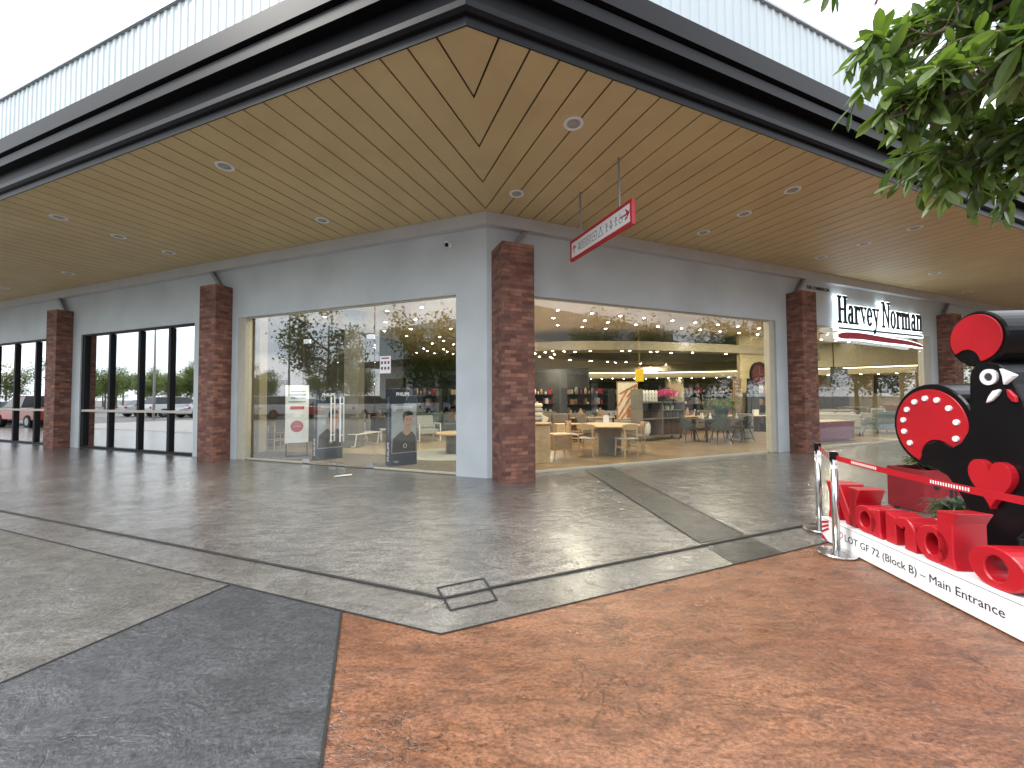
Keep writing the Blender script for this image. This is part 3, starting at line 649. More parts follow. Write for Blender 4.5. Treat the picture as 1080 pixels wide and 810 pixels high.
# ================================================================== canopy downlights
cl = thing('canopy_light', 'white round recessed canopy light', 'canopy light', (0, 0, 0), 0, 'round white lights in the canopy soffit')
b = MB(); b.lathe([(.085, -.004), (.10, -.014), (.125, -.014), (.13, -.001), (.085, -.001)], 28); b.build('trim_ring', 'white', cl, smooth=False)
b = MB(); b.lathe([(.084, -.011), (.060, -.003), (.060, -.001), (.084, -.001)], 24); b.build('recess', 'fabl', cl)  # grey colour stands in for the shade of a deeper recess
b = MB(); b.lathe([(.059, -.0045), (.03, -.008), (.0001, -.009), (.0001, -.001), (.059, -.001)], 24); b.build('lens', 'whitegloss', cl)
CLP = [((.806, 4.958), 'right of the V of boards, nearest the camera'), ((.098, 6.704), 'just right of the wall corner'), ((-4.311, 5.852), 'largest on the left side'), ((-3.72, 7.687), 'above the glass entrance, near the wall'),
       ((-8.70, 7.50), 'far left, nearest the gutter'), ((-8.458, 8.412), 'far left, in the middle of its row'), ((-8.206, 9.37), 'far left, above the left brick pillar'), ((-12.34, 10.908), 'far left, second row from the frame edge'), ((-15.9, 12.28), 'at the far left frame edge'),
       ((4.793, 6.625), 'right side, row of three, nearest the gutter'), ((4.48, 7.495), 'right side, middle of the row of three'), ((4.121, 8.37), 'right side, row of three, nearest the wall'),
       ((8.462, 8.184), 'far right, nearest the gutter'), ((8.16, 9.05), 'far right, between gutter and wall'), ((7.855, 9.926), 'far right, above the right brick pillar'), ((15.62, 13.457), 'far right, above the lit shop sign'), ((12.2, 11.3), 'far right, above the black sculpture')]
for i, (p, w_) in enumerate(CLP):
    place(cl, i == 0, (p[0], p[1], HS), 0, 'round white canopy light ' + w_)

# ================================================================== hanging sign
A = Vector((1.189, 6.684, 0)); Bv = Vector((1.587, 5.689, 0)); ds = (Bv - A).normalized(); ns = Vector((ds.y, -ds.x, 0))
if ns.x > 0: ns = -ns
# viewed from the left: text runs along ds
hs = thing('hanging_sign', 'white direction sign with red frame hanging from canopy on two rods', 'sign', tuple(A + ds * .53 + Z * 3.94))
FS = frame(A, ds, ns)
b = MB(FS); b.box(-.31, 1.37, -.03, .03, 3.93, 3.975); b.box(-.31, 1.37, -.03, .03, 4.245, 4.29); b.box(-.31, -.27, -.03, .03, 3.975, 4.245); b.box(1.33, 1.37, -.03, .03, 3.975, 4.245); b.build('frame', 'inkred', hs, bevel=.003)
b = MB(FS); b.box(-.27, 1.33, -.022, .022, 3.975, 4.245); b.build('panel', 'white', hs)
for u in (0.0, 1.06):
    b = MB(FS); b.cyl((u, 0, 4.28), (u, 0, HS + .01), .016, seg=10); b.build('rod', 'steel', hs)
def strokes(b, segs, ox, oz, s, w, y0, y1):
    for (x0, z0, x1, z1) in segs:
        p = Vector((x0, z0)); q = Vector((x1, z1)); dd = (q - p).normalized() if (q - p).length > 0 else Vector((1, 0)); nn = Vector((-dd.y, dd.x)) * w / 2 / s; e = dd * w / 2 / s
        c = [p - nn - e, q - nn + e, q + nn + e, p + nn - e]
        b.prism([(ox + k_.x * s, oz + k_.y * s) for k_ in c], y0, y1)
def circ(x, z, r, n=10): return [(x + r * math.cos(2 * math.pi * i / n), z + r * math.sin(2 * math.pi * i / n), x + r * math.cos(2 * math.pi * (i + 1) / n), z + r * math.sin(2 * math.pi * (i + 1) / n)) for i in range(n)]
b = MB(FS)
strokes(b, [(.5, 0, .5, 1), (.5, 1, .1, .6), (.5, 1, .9, .6)], -.245, 4.05, .13, .018, .0225, .0245)
strokes(b, [(0, .5, 1, .5), (1, .5, .6, .1), (1, .5, .6, .9)], 1.13, 4.03, .17, .022, .0225, .0245)
b.build('arrows', 'inkred', hs)
b = MB(FS)
man = circ(.5, .9, .09, 8) + [(.5, .78, .5, .35), (.5, .35, .35, 0), (.5, .35, .65, 0), (.25, .6, .75, .6)]
wom = circ(.5, .9, .09, 8) + [(.5, .8, .25, .3), (.5, .8, .75, .3), (.25, .3, .75, .3), (.4, .3, .4, 0), (.6, .3, .6, 0)]
boxi = [(0, 0, 1, 0), (1, 0, 1, 1), (1, 1, 0, 1), (0, 1, 0, 0)]
x = -.08
for seg_, wd in ((wom, .1), (boxi + circ(.5, .5, .25), .15), (boxi + [(.2, .2, .8, .8), (.2, .8, .8, .2)], .15), (boxi + [(.25, .5, .75, .5), (.5, .25, .5, .75)], .15), ([(0, 0, .5, .9), (.5, .9, 1, 0), (0, 0, 1, 0)] + circ(.5, 1.0, .1, 6), .14), (man, .09), (wom, .1), (man, .09), (circ(.5, .3, .3) + [(.4, 1, .45, .5), (.45, .5, .8, .5)], .14), ([(0, 0, .3, .8), (.3, .8, .6, .5), (.6, .5, .9, .9), (.3, .8, .4, 0)], .13)):
    strokes(b, seg_, x, 4.045, .13, .008, .0225, .024); x += wd + .02
b.build('pictograms', 'ink', hs)

# ================================================================== cctv
cc = thing('security_camera', 'small white dome security camera high on grey wall', 'security camera', tuple(off('L', .80, .0, 4.50)))
b = MB(FL); b.box(.74, .86, .001, .06, 4.50, 4.60); b.cyl((.80, .03, 4.55), (.80, .13, 4.545), .055, .05, 16); b.build('housing', 'white', cc, bevel=.004)
b = MB(FL); b.sphere((.80, .12, 4.525), .042); b.build('lens_dome', 'blk', cc, smooth=True)

# ================================================================== lit shop sign, serif letters
def bowl(cx, cz, rx, rz, tx, tz, a0=0, a1=360, n=22):
    """ring polygon set (outer ellipse minus a narrower inner one) as quads"""
    q = []
    for i in range(n):
        t0 = R(a0 + (a1 - a0) * i / n); t1 = R(a0 + (a1 - a0) * (i + 1) / n)
        o0 = (cx + rx * math.cos(t0), cz + rz * math.sin(t0)); o1 = (cx + rx * math.cos(t1), cz + rz * math.sin(t1))
        i0 = (cx + (rx - tx) * math.cos(t0), cz + (rz - tz) * math.sin(t0)); i1 = (cx + (rx - tx) * math.cos(t1), cz + (rz - tz) * math.sin(t1))
        q.append([o0, o1, i1, i0])
    return q
def rect(x0, x1, z0, z1): return [(x0, z0), (x1, z0), (x1, z1), (x0, z1)]
ST, TH = .15, .05
def serif(xc, z, w=.30): return rect(xc - w / 2, xc + w / 2, z, z + TH)
def glyph(ch):
    P = []; 
    if ch == 'H':
        P = [rect(.08, .24, 0, 1), rect(.52, .68, 0, 1), rect(.24, .52, .48, .54)] + [serif(.16, 0, .32), serif(.16, .95, .32), serif(.60, 0, .32), serif(.60, .95, .32)]; w = .78
    elif ch == 'N':
        P = [rect(.12, .19, 0, 1), rect(.60, .67, 0, 1), [(.10, 1), (.28, 1), (.68, 0), (.60, 0)], serif(.155, 0, .26), rect(.0, .22, .95, 1), serif(.635, .95, .28)]; w = .78
    elif ch == 'a':
        P = bowl(.22, .19, .20, .20, .13, .045) + [rect(.30, .44, .05, .52)] + bowl(.26, .50, .18, .18, .12, .045, 10, 170, 12) + [rect(.42, .50, 0, .05), rect(.30,.44,0,.06)]; w = .52
    elif ch == 'r':
        P = [rect(.08, .22, 0, .68), serif(.15, 0, .30), rect(.0, .12, .63, .68)] + bowl(.30, .50, .16, .18, .10, .07, 30, 170, 10) + bowl(.42, .57, .06, .07, .06, .07, 0, 360, 8); w = .47
    elif ch == 'v':
        P = [[(.04, .68), (.20, .68), (.36, .10), (.28, 0)], [(.44, .68), (.50, .68), (.32, .0), (.28, 0)], rect(-.02, .26, .63, .68), rect(.36, .56, .63, .68)]; w = .54
    elif ch == 'y':
        P = [[(.04, .68), (.20, .68), (.36, .10), (.28, 0)], [(.44, .68), (.50, .68), (.24, -.26), (.16, -.26)], rect(-.02, .26, .63, .68), rect(.36, .56, .63, .68)] + bowl(.12, -.22, .08, .08, .08, .08, 0, 360, 8); w = .54
    elif ch == 'e':
        P = bowl(.25, .34, .23, .35, .13, .045, 0, 320, 22) + [rect(.10, .46, .34, .39)]; w = .51
    elif ch == 'o':
        P = bowl(.25, .34, .24, .35, .13, .045); w = .53
    elif ch in 'mn':
        P = [rect(.08, .22, 0, .68), serif(.15, 0, .28), rect(.0, .12, .63, .68), rect(.38, .52, 0, .48), serif(.45, 0, .28)] + bowl(.33, .46, .19, .22, .14, .08, 0, 150, 12); w = .62
        if ch == 'm': P += [rect(.68, .82, 0, .48), serif(.75, 0, .28)] + bowl(.63, .46, .19, .22, .14, .08, 0, 150, 12); w = .92
    elif ch == ' ': w = .22
    return P, w
def word(b, txt, x, z, s, y0, y1, grow=0, sx=1.0, sgn=1):
    for ch in txt:
        P, w_ = glyph(ch)
        for p in P:
            if grow:
                xs = [q[0] for q in p]; zs = [q[1] for q in p]; cx = sum(xs) / len(xs); cz = sum(zs) / len(zs)
                p = [(q[0] + (grow if q[0] > cx else -grow) / s, q[1] + (grow if q[1] > cz else -grow) / s) for q in p]
            b.prism([(x + q[0] * s * sx, z + q[1] * s) for q in p], y0, y1)
        x += w_ * s * sx + .012
    return x
sg = thing('lit_shop_sign', 'backlit black serif Harvey Norman shop sign with red swoosh over right window', 'sign', tuple(off('R', 13.4, 0, 3.3)))
SXW = .77; SZ = .80
b = MB(FR); xe = word(b, 'Harvey Norman', 10.80, 3.66, SZ, .135, .150, .015, SXW * 1.0); b.build('letter_faces', 'ink', sg)
sign_end = xe
b = MB(FR); word(b, 'Harvey Norman', 10.80, 3.66, SZ, .03, .134, .036, SXW); b.box(10.76, xe + .05, .03, .134, 3.44, 3.56); b.build('lit_returns', 'cool', sg)
b = MB(FR); b.box(10.84, xe - .02, .135, .150, 3.475, 3.53); b.build('underline', 'ink', sg)
b = MB(FR); bw = MB(FR)
n = 26; top = []; bot = []
for i in range(n + 1):
    t = i / n; x = 10.80 + (xe - 10.8) * t; c = 3.27 + .10 * math.sin(t * 2.9) - .16 * t + .02 * math.sin(9 * t); h_ = .085 * (1 - t) ** .35 * (min(1, t * 12 + .35)) + .018
    top.append((x, c + h_)); bot.append((x, c - h_))
b.prism(top + bot[::-1], .135, .150); b.build('swoosh_face', 'inkred', sg)
bw.prism([(x - .03 if i == 0 else x, z + .032) for i, (x, z) in enumerate(top)] + [(x, z - .032) for x, z in bot[::-1]], .03, .134); bw.build('swoosh_edge', 'cool', sg)
# the small fixing to the wall
b = MB(FR)
for u in (11.6, 13.4, 15.2): b.box(u, u + .05, .001, .03, 3.5, 3.7)
b.build('fixing', 'steel', sg)
ss = MB(); tm = frame(off('R', 9.62, .006, 4.58), dR, Z, nR)
ss.text('THE COMMERCIAL', tm, .13, .004, .003, 1.0)
tag(rooted(ss, 'small_wall_lettering', 'ink', tuple(off('R', 9.6, 0, 4.58))), 'small dark lettering high on wall above the lit shop sign', 'lettering')

# ================================================================== RED LETTER SIGN WITH ROOSTER
dn = Vector((-.08428, -.99644, 0)); nn_ = Vector((.99644, -.08428, 0))
P0 = Vector((3.257, 4.25, 0)) + nn_ * .045
FN = frame(P0, dn, nn_)            # x towards camera, y away (back), z up
pl = thing('sign_plinth', 'long low white plinth carrying the red letters, printed Main Entrance', 'plinth', tuple(P0 + dn * 1.4))
b = MB(FN); b.box(-.03, 3.0, 0, 1.75, .012, .25); b.build('plinth_box', 'white', pl, bevel=.006)
b = MB(FN); b.box(.0, 3.0, -.0015, .0, .2365, .2395); b.build('edge_line', 'ink', pl)
b = MB(FN)
tm = frame(P0 + dn * .295 - nn_ * .0015 + Z * .105, dn, Z, -nn_)
b.text('LOT GF 72 (Block B) – Main Entrance', tm, .092, .0006, 0, .962)
o = b.build('plinth_text', 'ink', pl)
xs = [v_.co.y for v_ in o.data.vertices]; TEXTLEN = max(xs) - min(xs)
b = MB(FN)
for k in range(3): b.prism([(-.028, .20 - k * .05), (.075, .235 - k * .035 - .0), (.085, .215 - k * .035), (-.028, .175 - k * .05)], -.002, 0)
b.prism([(-.028, .02), (-.028, .075), (.06, .02)], -.0022, 0)
b.build('corner_stripes', 'inkred', pl)
b = MB(FN)   # small heart outline mark
hp = []
for i in range(28):
    t = 2 * math.pi * i / 28; hp.append((.235 + .0026 * 16 * math.sin(t) ** 3, .14 + .0026 * (13 * math.cos(t) - 5 * math.cos(2 * t) - 2 * math.cos(3 * t) - math.cos(4 * t))))
for i in range(28):
    a, c = hp[i], hp[(i + 1) % 28]; strokes(b, [(a[0], a[1], c[0], c[1])], 0, 0, 1, .006, -.002, 0)
b.build('heart_mark', 'inkred', pl)

# letters: thick slab forms, extruded backwards
LD = .24
def letter(name, polys, x0, z0, lab, depth=LD, y=.06, kx=1, kz=.88):
    b = MB(FN)
    for p in polys: b.prism([(x0 + a * kx, z0 + c * kz) for a, c in p], y, y + depth)
    o = rooted(b, name, 'red', tuple(P0 + dn * (x0 + .15) + nn_ * (y + depth / 2) + Z * z0), bevel=.008)
    o.data.materials[0] = M['red']
    return tag(o, lab, 'letter', 'red letters standing on the plinth')
def qring(cx, cz, rx, rz, ix, iz, n=26, a0=0, a1=360, shift=0):
    q = []
    for i in range(n):
        t0 = R(a0 + (a1 - a0) * i / n); t1 = R(a0 + (a1 - a0) * (i + 1) / n)
        q.append([(cx + rx * math.cos(t0), cz + rz * math.sin(t0)), (cx + rx * math.cos(t1), cz + rz * math.sin(t1)), (cx + shift + ix * math.cos(t1), cz + iz * math.sin(t1)), (cx + shift + ix * math.cos(t0), cz + iz * math.sin(t0))])
    return q
ZT = .252
# N: flared stems, heavy diagonal
letter('letter_n', [[(0, 0), (.17, 0), (.15, .10), (.14, .40), (-.02, .40), (.03, .28), (.03, .1)], [(.10, .40), (.22, .40), (.46, .0), (.32, 0)], [(.36, 0), (.47, 0), (.48, .26), (.55, .40), (.36, .40), (.38, .25)]], -.02, ZT, 'red capital letter N, first of the standing red letters', kx=.80, kz=.95)
letter('letter_a', qring(.15, .14, .155, .145, .065, .085) + [[(.23, .0), (.36, .0), (.34, .06), (.33, .29), (.22, .27)]], .345, ZT, 'red letter a, second of the standing red letters', y=.05, kx=.92)
letter('letter_n', [[(.0, 0), (.14, 0), (.13, .27), (.0, .30)], [(.24, 0), (.38, 0), (.37, .18), (.24, .18)]] + qring(.235, .16, .14, .135, .02, .05, 14, 0, 160), .70, ZT, 'red small letter n, third of the standing red letters', y=.06, kx=.76)
letter('letter_d', qring(.15, .145, .16, .15, .065, .09) + [[(.21, 0), (.36, 0), (.34, .08), (.34, .36), (.40, .46), (.20, .44), (.20, .25)]], 1.005, ZT, 'red letter d with tall flared stem, between n and o', y=.05, kx=.86, kz=.93)
letter('letter_o', qring(.17, .15, .19, .16, .075, .095), 1.415, ZT, 'round red letter o, nearest fully visible red letter', y=.05, kx=.92)
letter('letter_s', qring(.14, .20, .14, .10, .04, .035, 16, 20, 270) + qring(.14, .08, .14, .10, .04, .03, 16, -160, 90), 1.84, ZT, 'red letter s at right frame edge after the o', y=.06)
letter('apostrophe', [[(0, .34), (.08, .34), (.08, .44), (-.01, .46)]], 2.05, ZT, 'red apostrophe at right frame edge above the letters', y=.06) if False else None

# rooster: black profile sculpture, faces the left side
ro = thing('rooster_sculpture', 'tall black rooster sculpture with red comb, tail and heart on white plinth', 'sculpture', tuple(P0 + dn * 1.1 + nn_ * .95 + Z * .25))
YR = .60; DP = .75
def circle(cx, cz, r, n=44, a0=0, a1=360): return [(cx + r * math.cos(R(a0 + (a1 - a0) * i / n)), cz + r * math.sin(R(a0 + (a1 - a0) * i / n))) for i in range(n)]
def FNf(y): return FN
OFN = -.045 / 1   # plinth was moved by this, keep the measured plane
def pz(poly, y0, y1, mat, name, par=ro, bev=0, **k):
    b = MB(FN); b.prism(poly, y0, y1); return b.build(name, mat, par, bevel=bev, **k)
# tail drum
tc_ = (.59, 1.255)
pz(circle(*tc_, .385), YR - .04, YR + .95, 'blk', 'tail', bev=.012)
pz(circle(1.0, 1.995, .225, 40), YR - .04, YR + .95, 'blk', 'comb', bev=.012)
body = [(.97, 1.68), (.985, 1.74), (1.03, 1.79), (1.11, 1.80), (1.19, 1.775), (1.25, 1.71), (1.28, 1.62), (1.33, 1.50), (1.36, 1.36), (1.44, 1.22), (1.50, 1.05), (1.49, .86), (1.42, .70), (1.32, .56), (1.26, .48), (1.27, .38), (1.38, .31), (1.38, .253),
        (.93, .253), (.95, .30), (.985, .37), (.96, .50), (.92, .60), (.85, .72), (.76, .84), (.66, .88), (.575, .90), (.53, .95), (.53, 1.03), (.58, 1.10), (.66, 1.13), (.74, 1.12), (.80, 1.09), (.88, 1.14), (.94, 1.24), (.96, 1.40), (.965, 1.55)]
b = MB(FN); b.prism(body, YR - .075, YR + .62); bd = b.build('body', 'blk', ro, bevel=.008)
# red tail face: disc minus notch
def crescent(cx, cz, r, nx, nz_, nr, y, mat, name, nseg=60):
    pts = []
    for i in range(nseg):
        a = 2 * math.pi * i / nseg; p = (cx + r * math.cos(a), cz + r * math.sin(a))
        if math.hypot(p[0] - nx, p[1] - nz_) > nr: pts.append((a, p))
    # order starting after the notch
    a_n = math.atan2(nz_ - cz, nx - cx)
    pts.sort(key=lambda t: (t[0] - a_n) % (2 * math.pi)); out = [p for _, p in pts]
    # notch arc back
    s_ = out[-1]; e_ = out[0]; a0 = math.atan2(s_[1] - nz_, s_[0] - nx); a1 = math.atan2(e_[1] - nz_, e_[0] - nx)
    am = math.atan2(cz - nz_, cx - nx)
    def unw(a, ref):
        while a - ref > math.pi: a -= 2 * math.pi
        while a - ref < -math.pi: a += 2 * math.pi
        return a
    a0 = unw(a0, am); a1 = unw(a1, am)
    for i in range(1, 14): a = a0 + (a1 - a0) * i / 14; out.append((nx + nr * math.cos(a), nz_ + nr * math.sin(a)))
    return pz(out, y - .012, y, mat, name, bev=.003)
tf = crescent(tc_[0] + .0, tc_[1], .338, .66, .985, .155, YR - .041, 'red', 'tail_face')
cf = crescent(1.0, 2.0, .195, .93, 1.815, .10, YR - .041, 'red', 'comb_face')
for i, a in enumerate([-20, 12, 42, 70, 95, 120, 145, 170, 195, 222]):
    b = MB(FN); x = tc_[0] + .255 * math.cos(R(a)); z = tc_[1] + .255 * math.sin(R(a)); b.cyl((x, YR - .068, z), (x, YR - .054, z), .024, .026, 14); b.build('white_dot', 'white', tf)
b = MB(FN)
for q in qring(1.125, 1.68, .060, .062, .030, .032, 28): b.prism(q, YR - .092, YR - .0755)
b.build('eye_ring', 'white', ro); b = MB(FN); b.cyl((1.125, YR - .088, 1.68), (1.125, YR - .0755, 1.68), .026, seg=18); b.build('pupil', 'dark', ro)
pz([(1.215, 1.742), (1.32, 1.685), (1.238, 1.615), (1.232, 1.68)], YR - .11, YR - .0752, 'white', 'beak', bev=.006)
pz([(1.20, 1.585), (1.155, 1.572), (1.125, 1.53), (1.105, 1.475), (1.145, 1.495), (1.185, 1.535), (1.205, 1.57)], YR - .10, YR - .0752, 'white', 'cheek_feather', bev=.005)
pz([(1.245, 1.585), (1.265, 1.58), (1.305, 1.53), (1.31, 1.485), (1.28, 1.49), (1.255, 1.53)], YR - .10, YR - .0752, 'red', 'wattle', bev=.005)
hp = []
for i in range(44):
    t = 2 * math.pi * i / 44; hp.append((1.135 + .0095 * 16 * math.sin(t) ** 3, .88 + .0128 * (13 * math.cos(t) - 5 * math.cos(2 * t) - 2 * math.cos(3 * t) - math.cos(4 * t))))
pz(hp, YR - .125, YR - .0752, 'red', 'heart', bev=.006)

# stanchions and belt
st = thing('barrier_post', 'steel barrier post with round base in front of the plinth', 'barrier post', (3.13, 3.87, 0), 0, 'steel barrier posts with red belt')
b = MB(T(3.13, 3.87)); b.lathe([(.155, .009), (.16, .022), (.152, .032), (.06, .045), (.03, .052)], 40); b.build('base', 'silver', st, smooth=False)
b = MB(T(3.13, 3.87)); b.cyl((0, 0, .045), (0, 0, .93), .030, seg=28); b.build('pole', 'silver', st, smooth=True)
b = MB(T(3.13, 3.87)); b.cyl((0, 0, .93), (0, 0, .995), .034, seg=24); b.box(-.037, .037, -.012, .012, .90, .985); b.build('belt_head', 'blk', st)
b = MB(T(3.13, 3.87)); b.cyl((0, 0, .835), (0, 0, .865), .0315, seg=24); b.build('white_tape', 'white', st)
s2 = place(st, False, (3.50, 4.555, 0), .4, 'steel barrier post standing behind the plinth end')
s3 = place(st, False, (2.99, 1.62, 0), 0, 'steel barrier post nearest camera, beyond the right frame edge')
def belt(p, q, lab, sag=.03, prints=True):
    p = Vector(p); q = Vector(q); n = 24; b = MB(); w = MB(); d_ = (q - p).normalized(); no = Vector((-d_.y, d_.x, 0)); 
    if no.x > 0: no = -no
    for i in range(n):
        t0 = i / n; t1 = (i + 1) / n
        a = p.lerp(q, t0) - Z * sag * 4 * t0 * (1 - t0); c = p.lerp(q, t1) - Z * sag * 4 * t1 * (1 - t1)
        h_ = .024; th = no * .0015
        b.faces([a - Z * h_ - th, c - Z * h_ - th, c + Z * h_ - th, a + Z * h_ - th, a - Z * h_ + th, c - Z * h_ + th, c + Z * h_ + th, a + Z * h_ + th], [(0, 1, 2, 3), (7, 6, 5, 4), (0, 4, 5, 1), (3, 2, 6, 7)])
        if (prints and i % 8 in (2, 3, 4)) or (not prints and i % 4 == 1):
            th2 = no * .003
            if prints:
                for j in range(5):
                    e = a.lerp(c, j / 5 + .02); f = a.lerp(c, j / 5 + .13); w.faces([e - Z * .012 + th2, f - Z * .012 + th2, f + Z * .012 + th2, e + Z * .012 + th2], [(0, 1, 2, 3)])
            else: w.faces([a - Z * .02 + th2, a.lerp(c, .9) - Z * .02 + th2, c + Z * .02 + th2, a.lerp(c, .2) + Z * .02 + th2], [(0, 1, 2, 3)])
    o = rooted(b, 'barrier_belt', 'red', tuple(p)); tag(o, lab, 'barrier belt', 'red barrier belts'); w.build('belt_print', 'white', o)
belt((3.115, 3.82, .94), (2.99, 1.66, .94), 'long red retractable belt crossing in front of the sculpture')
belt((3.145, 3.90, .94), (3.49, 4.53, .95), 'short red striped belt between the two left barrier posts', .02, False)

# strap-leaf plant on the plinth and planter behind
def tuft(c, r, h_, n, seed, name, lab, mat='grass', wid=.018, droop=1.0):
    rg = random.Random(seed); b = MB()
    for i in range(n):
        a = rg.uniform(0, 6.283); l_ = rg.uniform(.6, 1) * r; hh = rg.uniform(.5, 1) * h_; px = None
        for k_ in range(6):
            t = k_ / 5; rad = l_ * t; z = hh * math.sin(t * math.pi * (.5 + .28 * droop)) ; ww = wid * (1 - t ** 2) + .001
            ctr = Vector((c[0] + rad * math.cos(a), c[1] + rad * math.sin(a), c[2] + z)); sv = Vector((-math.sin(a), math.cos(a), 0)) * ww
            if px: b.faces([px[0], px[1], ctr + sv, ctr - sv], [(0, 1, 2, 3)])
            px = (ctr - sv, ctr + sv)
    o = rooted(b, name, mat, c); return tag(o, lab, 'plant')
tuft(tuple(P0 + dn * .30 + nn_ * 1.05 + Z * .255), .34, .26, 130, 2, 'strap_leaf_plant', 'dark spiky strap leaf plant behind the red letters')
tuft(tuple(P0 + dn * .05 + nn_ * 1.35 + Z * .255), .30, .22, 90, 5, 'strap_leaf_plant', 'dark spiky plant tuft behind the rooster tail')
pt = thing('red_planter', 'red rectangular planter box standing behind the rooster sculpture', 'planter', (5.75, 5.45, 0), .15)
b = MB(T(5.75, 5.45) @ RZ(.15)); 
for q in ((-.45, .45, -.22, -.19), (-.45, .45, .19, .22), (-.45, -.42, -.19, .19), (.42, .45, -.19, .19)): b.box(*q, .01, .55)
b.build('box', 'redmatt', pt, bevel=.004)
b = MB(T(5.75, 5.45) @ RZ(.15)); b.box(-.418, .418, -.188, .188, .02, .48); b.build('soil', 'carpet', pt)
b = MB(T(5.75, 5.45) @ RZ(.15))
strokes(b, [(.15, 0, .15, .4), (.3, 0, .3, .4)], -.1, .15, .5, .05, -.222, -.2205); b.prism(circle(-.25, .34, .05, 14), -.222, -.2205); b.build('printed_marks', 'ink', pt)
tuft((5.70, 5.42, .50), .42, .20, 60, 8, 'broad_leaf_plant', 'light green broad leaf plant growing in the red planter', 'leaf', .05, .8)

# paper scrap on floor
b = MB(T(-3.32, 7.78, .012) @ RZ(.5)); b.faces([(-.17, -.04, 0), (.16, -.05, .004), (.18, .05, .012), (-.12, .06, .002)], [(0, 1, 2, 3)]); b.faces([(-.17, -.04, .001), (.16, -.05, .005), (.18, .05, .013), (-.12, .06, .003)], [(3, 2, 1, 0)])
tag(rooted(b, 'paper_scrap', 'white', (-3.32, 7.78, .01)), 'small white paper scrap lying on the paving before the doors', 'paper')

# ================================================================== SHOP CONTENTS
FZ = .012
def lbox(b, *a): b.box(*a); return b
# --- security gate display boards (two)
def display(loc, rz, lab):
    t = thing('display_board', lab, 'display board', loc, rz)
    F = T(*loc) @ RZ(rz); wd, dp, h_ = .62, .30, 1.72
    b = MB(F); b.box(-wd / 2, wd / 2, -dp / 2, dp / 2, 0, h_); b.build('body', 'inkblue', t, bevel=.006)
    b = MB(F); b.box(-wd / 2 + .015, wd / 2 - .015, dp / 2, dp / 2 + .003, .28, h_ - .34); b.build('picture', 'greyprint', t)
    fx = F @ frame((0, dp / 2, 0), (-1, 0, 0), (0, 0, 1), (0, 1, 0))
    b = MB(); b.text('PHILIPS', fx @ T(-.19, h_ - .16, .004), .105, .001, .004, .92); b.build('brand_text', 'white', t)
    # side (faces +x local): vertical lettering
    fs_ = F @ frame((wd / 2, 0, 0), (0, 1, 0), (0, 0, 1), (1, 0, 0)) @ T(.055, .10, .002) @ Matrix.Rotation(R(90), 4, 'Z')
    b = MB(); b.text('PHILIPS', fs_, .155, .001, .006, .86); b.build('side_text', 'white', t)
    b = MB(F)
    for k in range(17): b.box(wd / 2, wd / 2 + .002, -.02, .02 + .02 * (k % 3), .70 + k * .05, .73 + k * .05)
    b.build('side_lines', 'greyprint', t)
    # portrait, printed flat: neck and shoulders, face, hair, features
    b = MB(F)
    def e(cx, cz, rx, rz_, y, n=26): return [(cx + rx * math.cos(2 * math.pi * i / n), cz + rz_ * math.sin(2 * math.pi * i / n)) for i in range(n)]
    y = dp / 2 + .003
    b.prism([(-.28, .30), (-.28, .62), (-.20, .74), (-.02, .80), (.10, .74), (.26, .60), (.285, .30)], y, y + .002); b.build('printed_shirt', 'hair', t)
    b = MB(F); b.prism([(-.15, .72), (-.17, .90), (-.01, .90), (.04, .74), (-.05, .66)], y + .002, y + .003); b.prism(e(-.09, 1.0, .115, .165, y), y + .003, y + .004); b.prism(e(.02, .98, .02, .035, y), y + .003, y + .0045); b.build('printed_face', 'skin', t)
    b = MB(F); b.prism([(.03, 1.02), (.04, 1.12), (.0, 1.20), (-.09, 1.235), (-.18, 1.20), (-.22, 1.12), (-.19, 1.13), (-.12, 1.12), (-.02, 1.10), (.0, 1.05), (.01, .99)], y + .0045, y + .0055)
    for ex in (-.14, -.06): b.box(ex - .018, ex + .018, y + .0045, y + .0055, 1.01, 1.022); b.box(ex - .022, ex + .022, y + .0045, y + .0055, 1.04, 1.048)
    b.box(-.125, -.075, y + .0045, y + .0055, .895, .905); b.build('printed_hair_and_features', 'hair', t)
    b = MB(F)
    for q in qring(-.02, .44, .045, .045, .035, .035, 16): b.prism(q, y + .002, y + .004)
    for k in range(2): b.box(-.2, .22, y, y + .002, 1.31 - k * .03, 1.322 - k * .03)
    b.build('printed_marks', 'white', t)
    return t
def facing(px, py, tx=0, ty=0): return math.atan2(ty - py, tx - px) - math.pi / 2
# boards: front face to the camera side, left flank visible
display((-4.62, 9.93, FZ), facing(-4.7, 9.9, 5.0, 0), 'dark display board with portrait print behind the left door leaf')
display((-2.52, 9.02, FZ), facing(-2.5, 9.0, 4.6, 0), 'dark display board with portrait print right of the glass doors')
t = thing('standing_notice', 'white standing notice panel with red disc beside the left display board', 'standing sign', (-5.62, 10.35, FZ))
F = T(-5.62, 10.35, FZ) @ RZ(facing(-5.6, 10.3, .5, 0))
b = MB(F); b.box(-.27, .27, -.015, .015, .35, 1.85); b.build('panel', 'white', t, bevel=.004)
b = MB(F)
for x_ in (-.24, .24): b.cyl((x_, 0, 0), (x_, 0, 1.9), .013, seg=8)
b.box(-.27, .27, -.14, .14, 0, .02); b.build('stand', 'frame', t)
b = MB(F); b.prism(circle(0, .78, .15, 28), .015, .018); b.box(-.16, .16, .015, .018, 1.22, 1.30); b.build('red_disc', 'inkred', t)
b = MB(F)
for k in range(4): b.box(-.2, .2 - .05 * (k % 2), .015, .018, 1.40 + k * .09, 1.44 + k * .09)
b.box(-.08, .08, .018, .019, .77, .79); b.build('print_lines', 'greyprint', t)

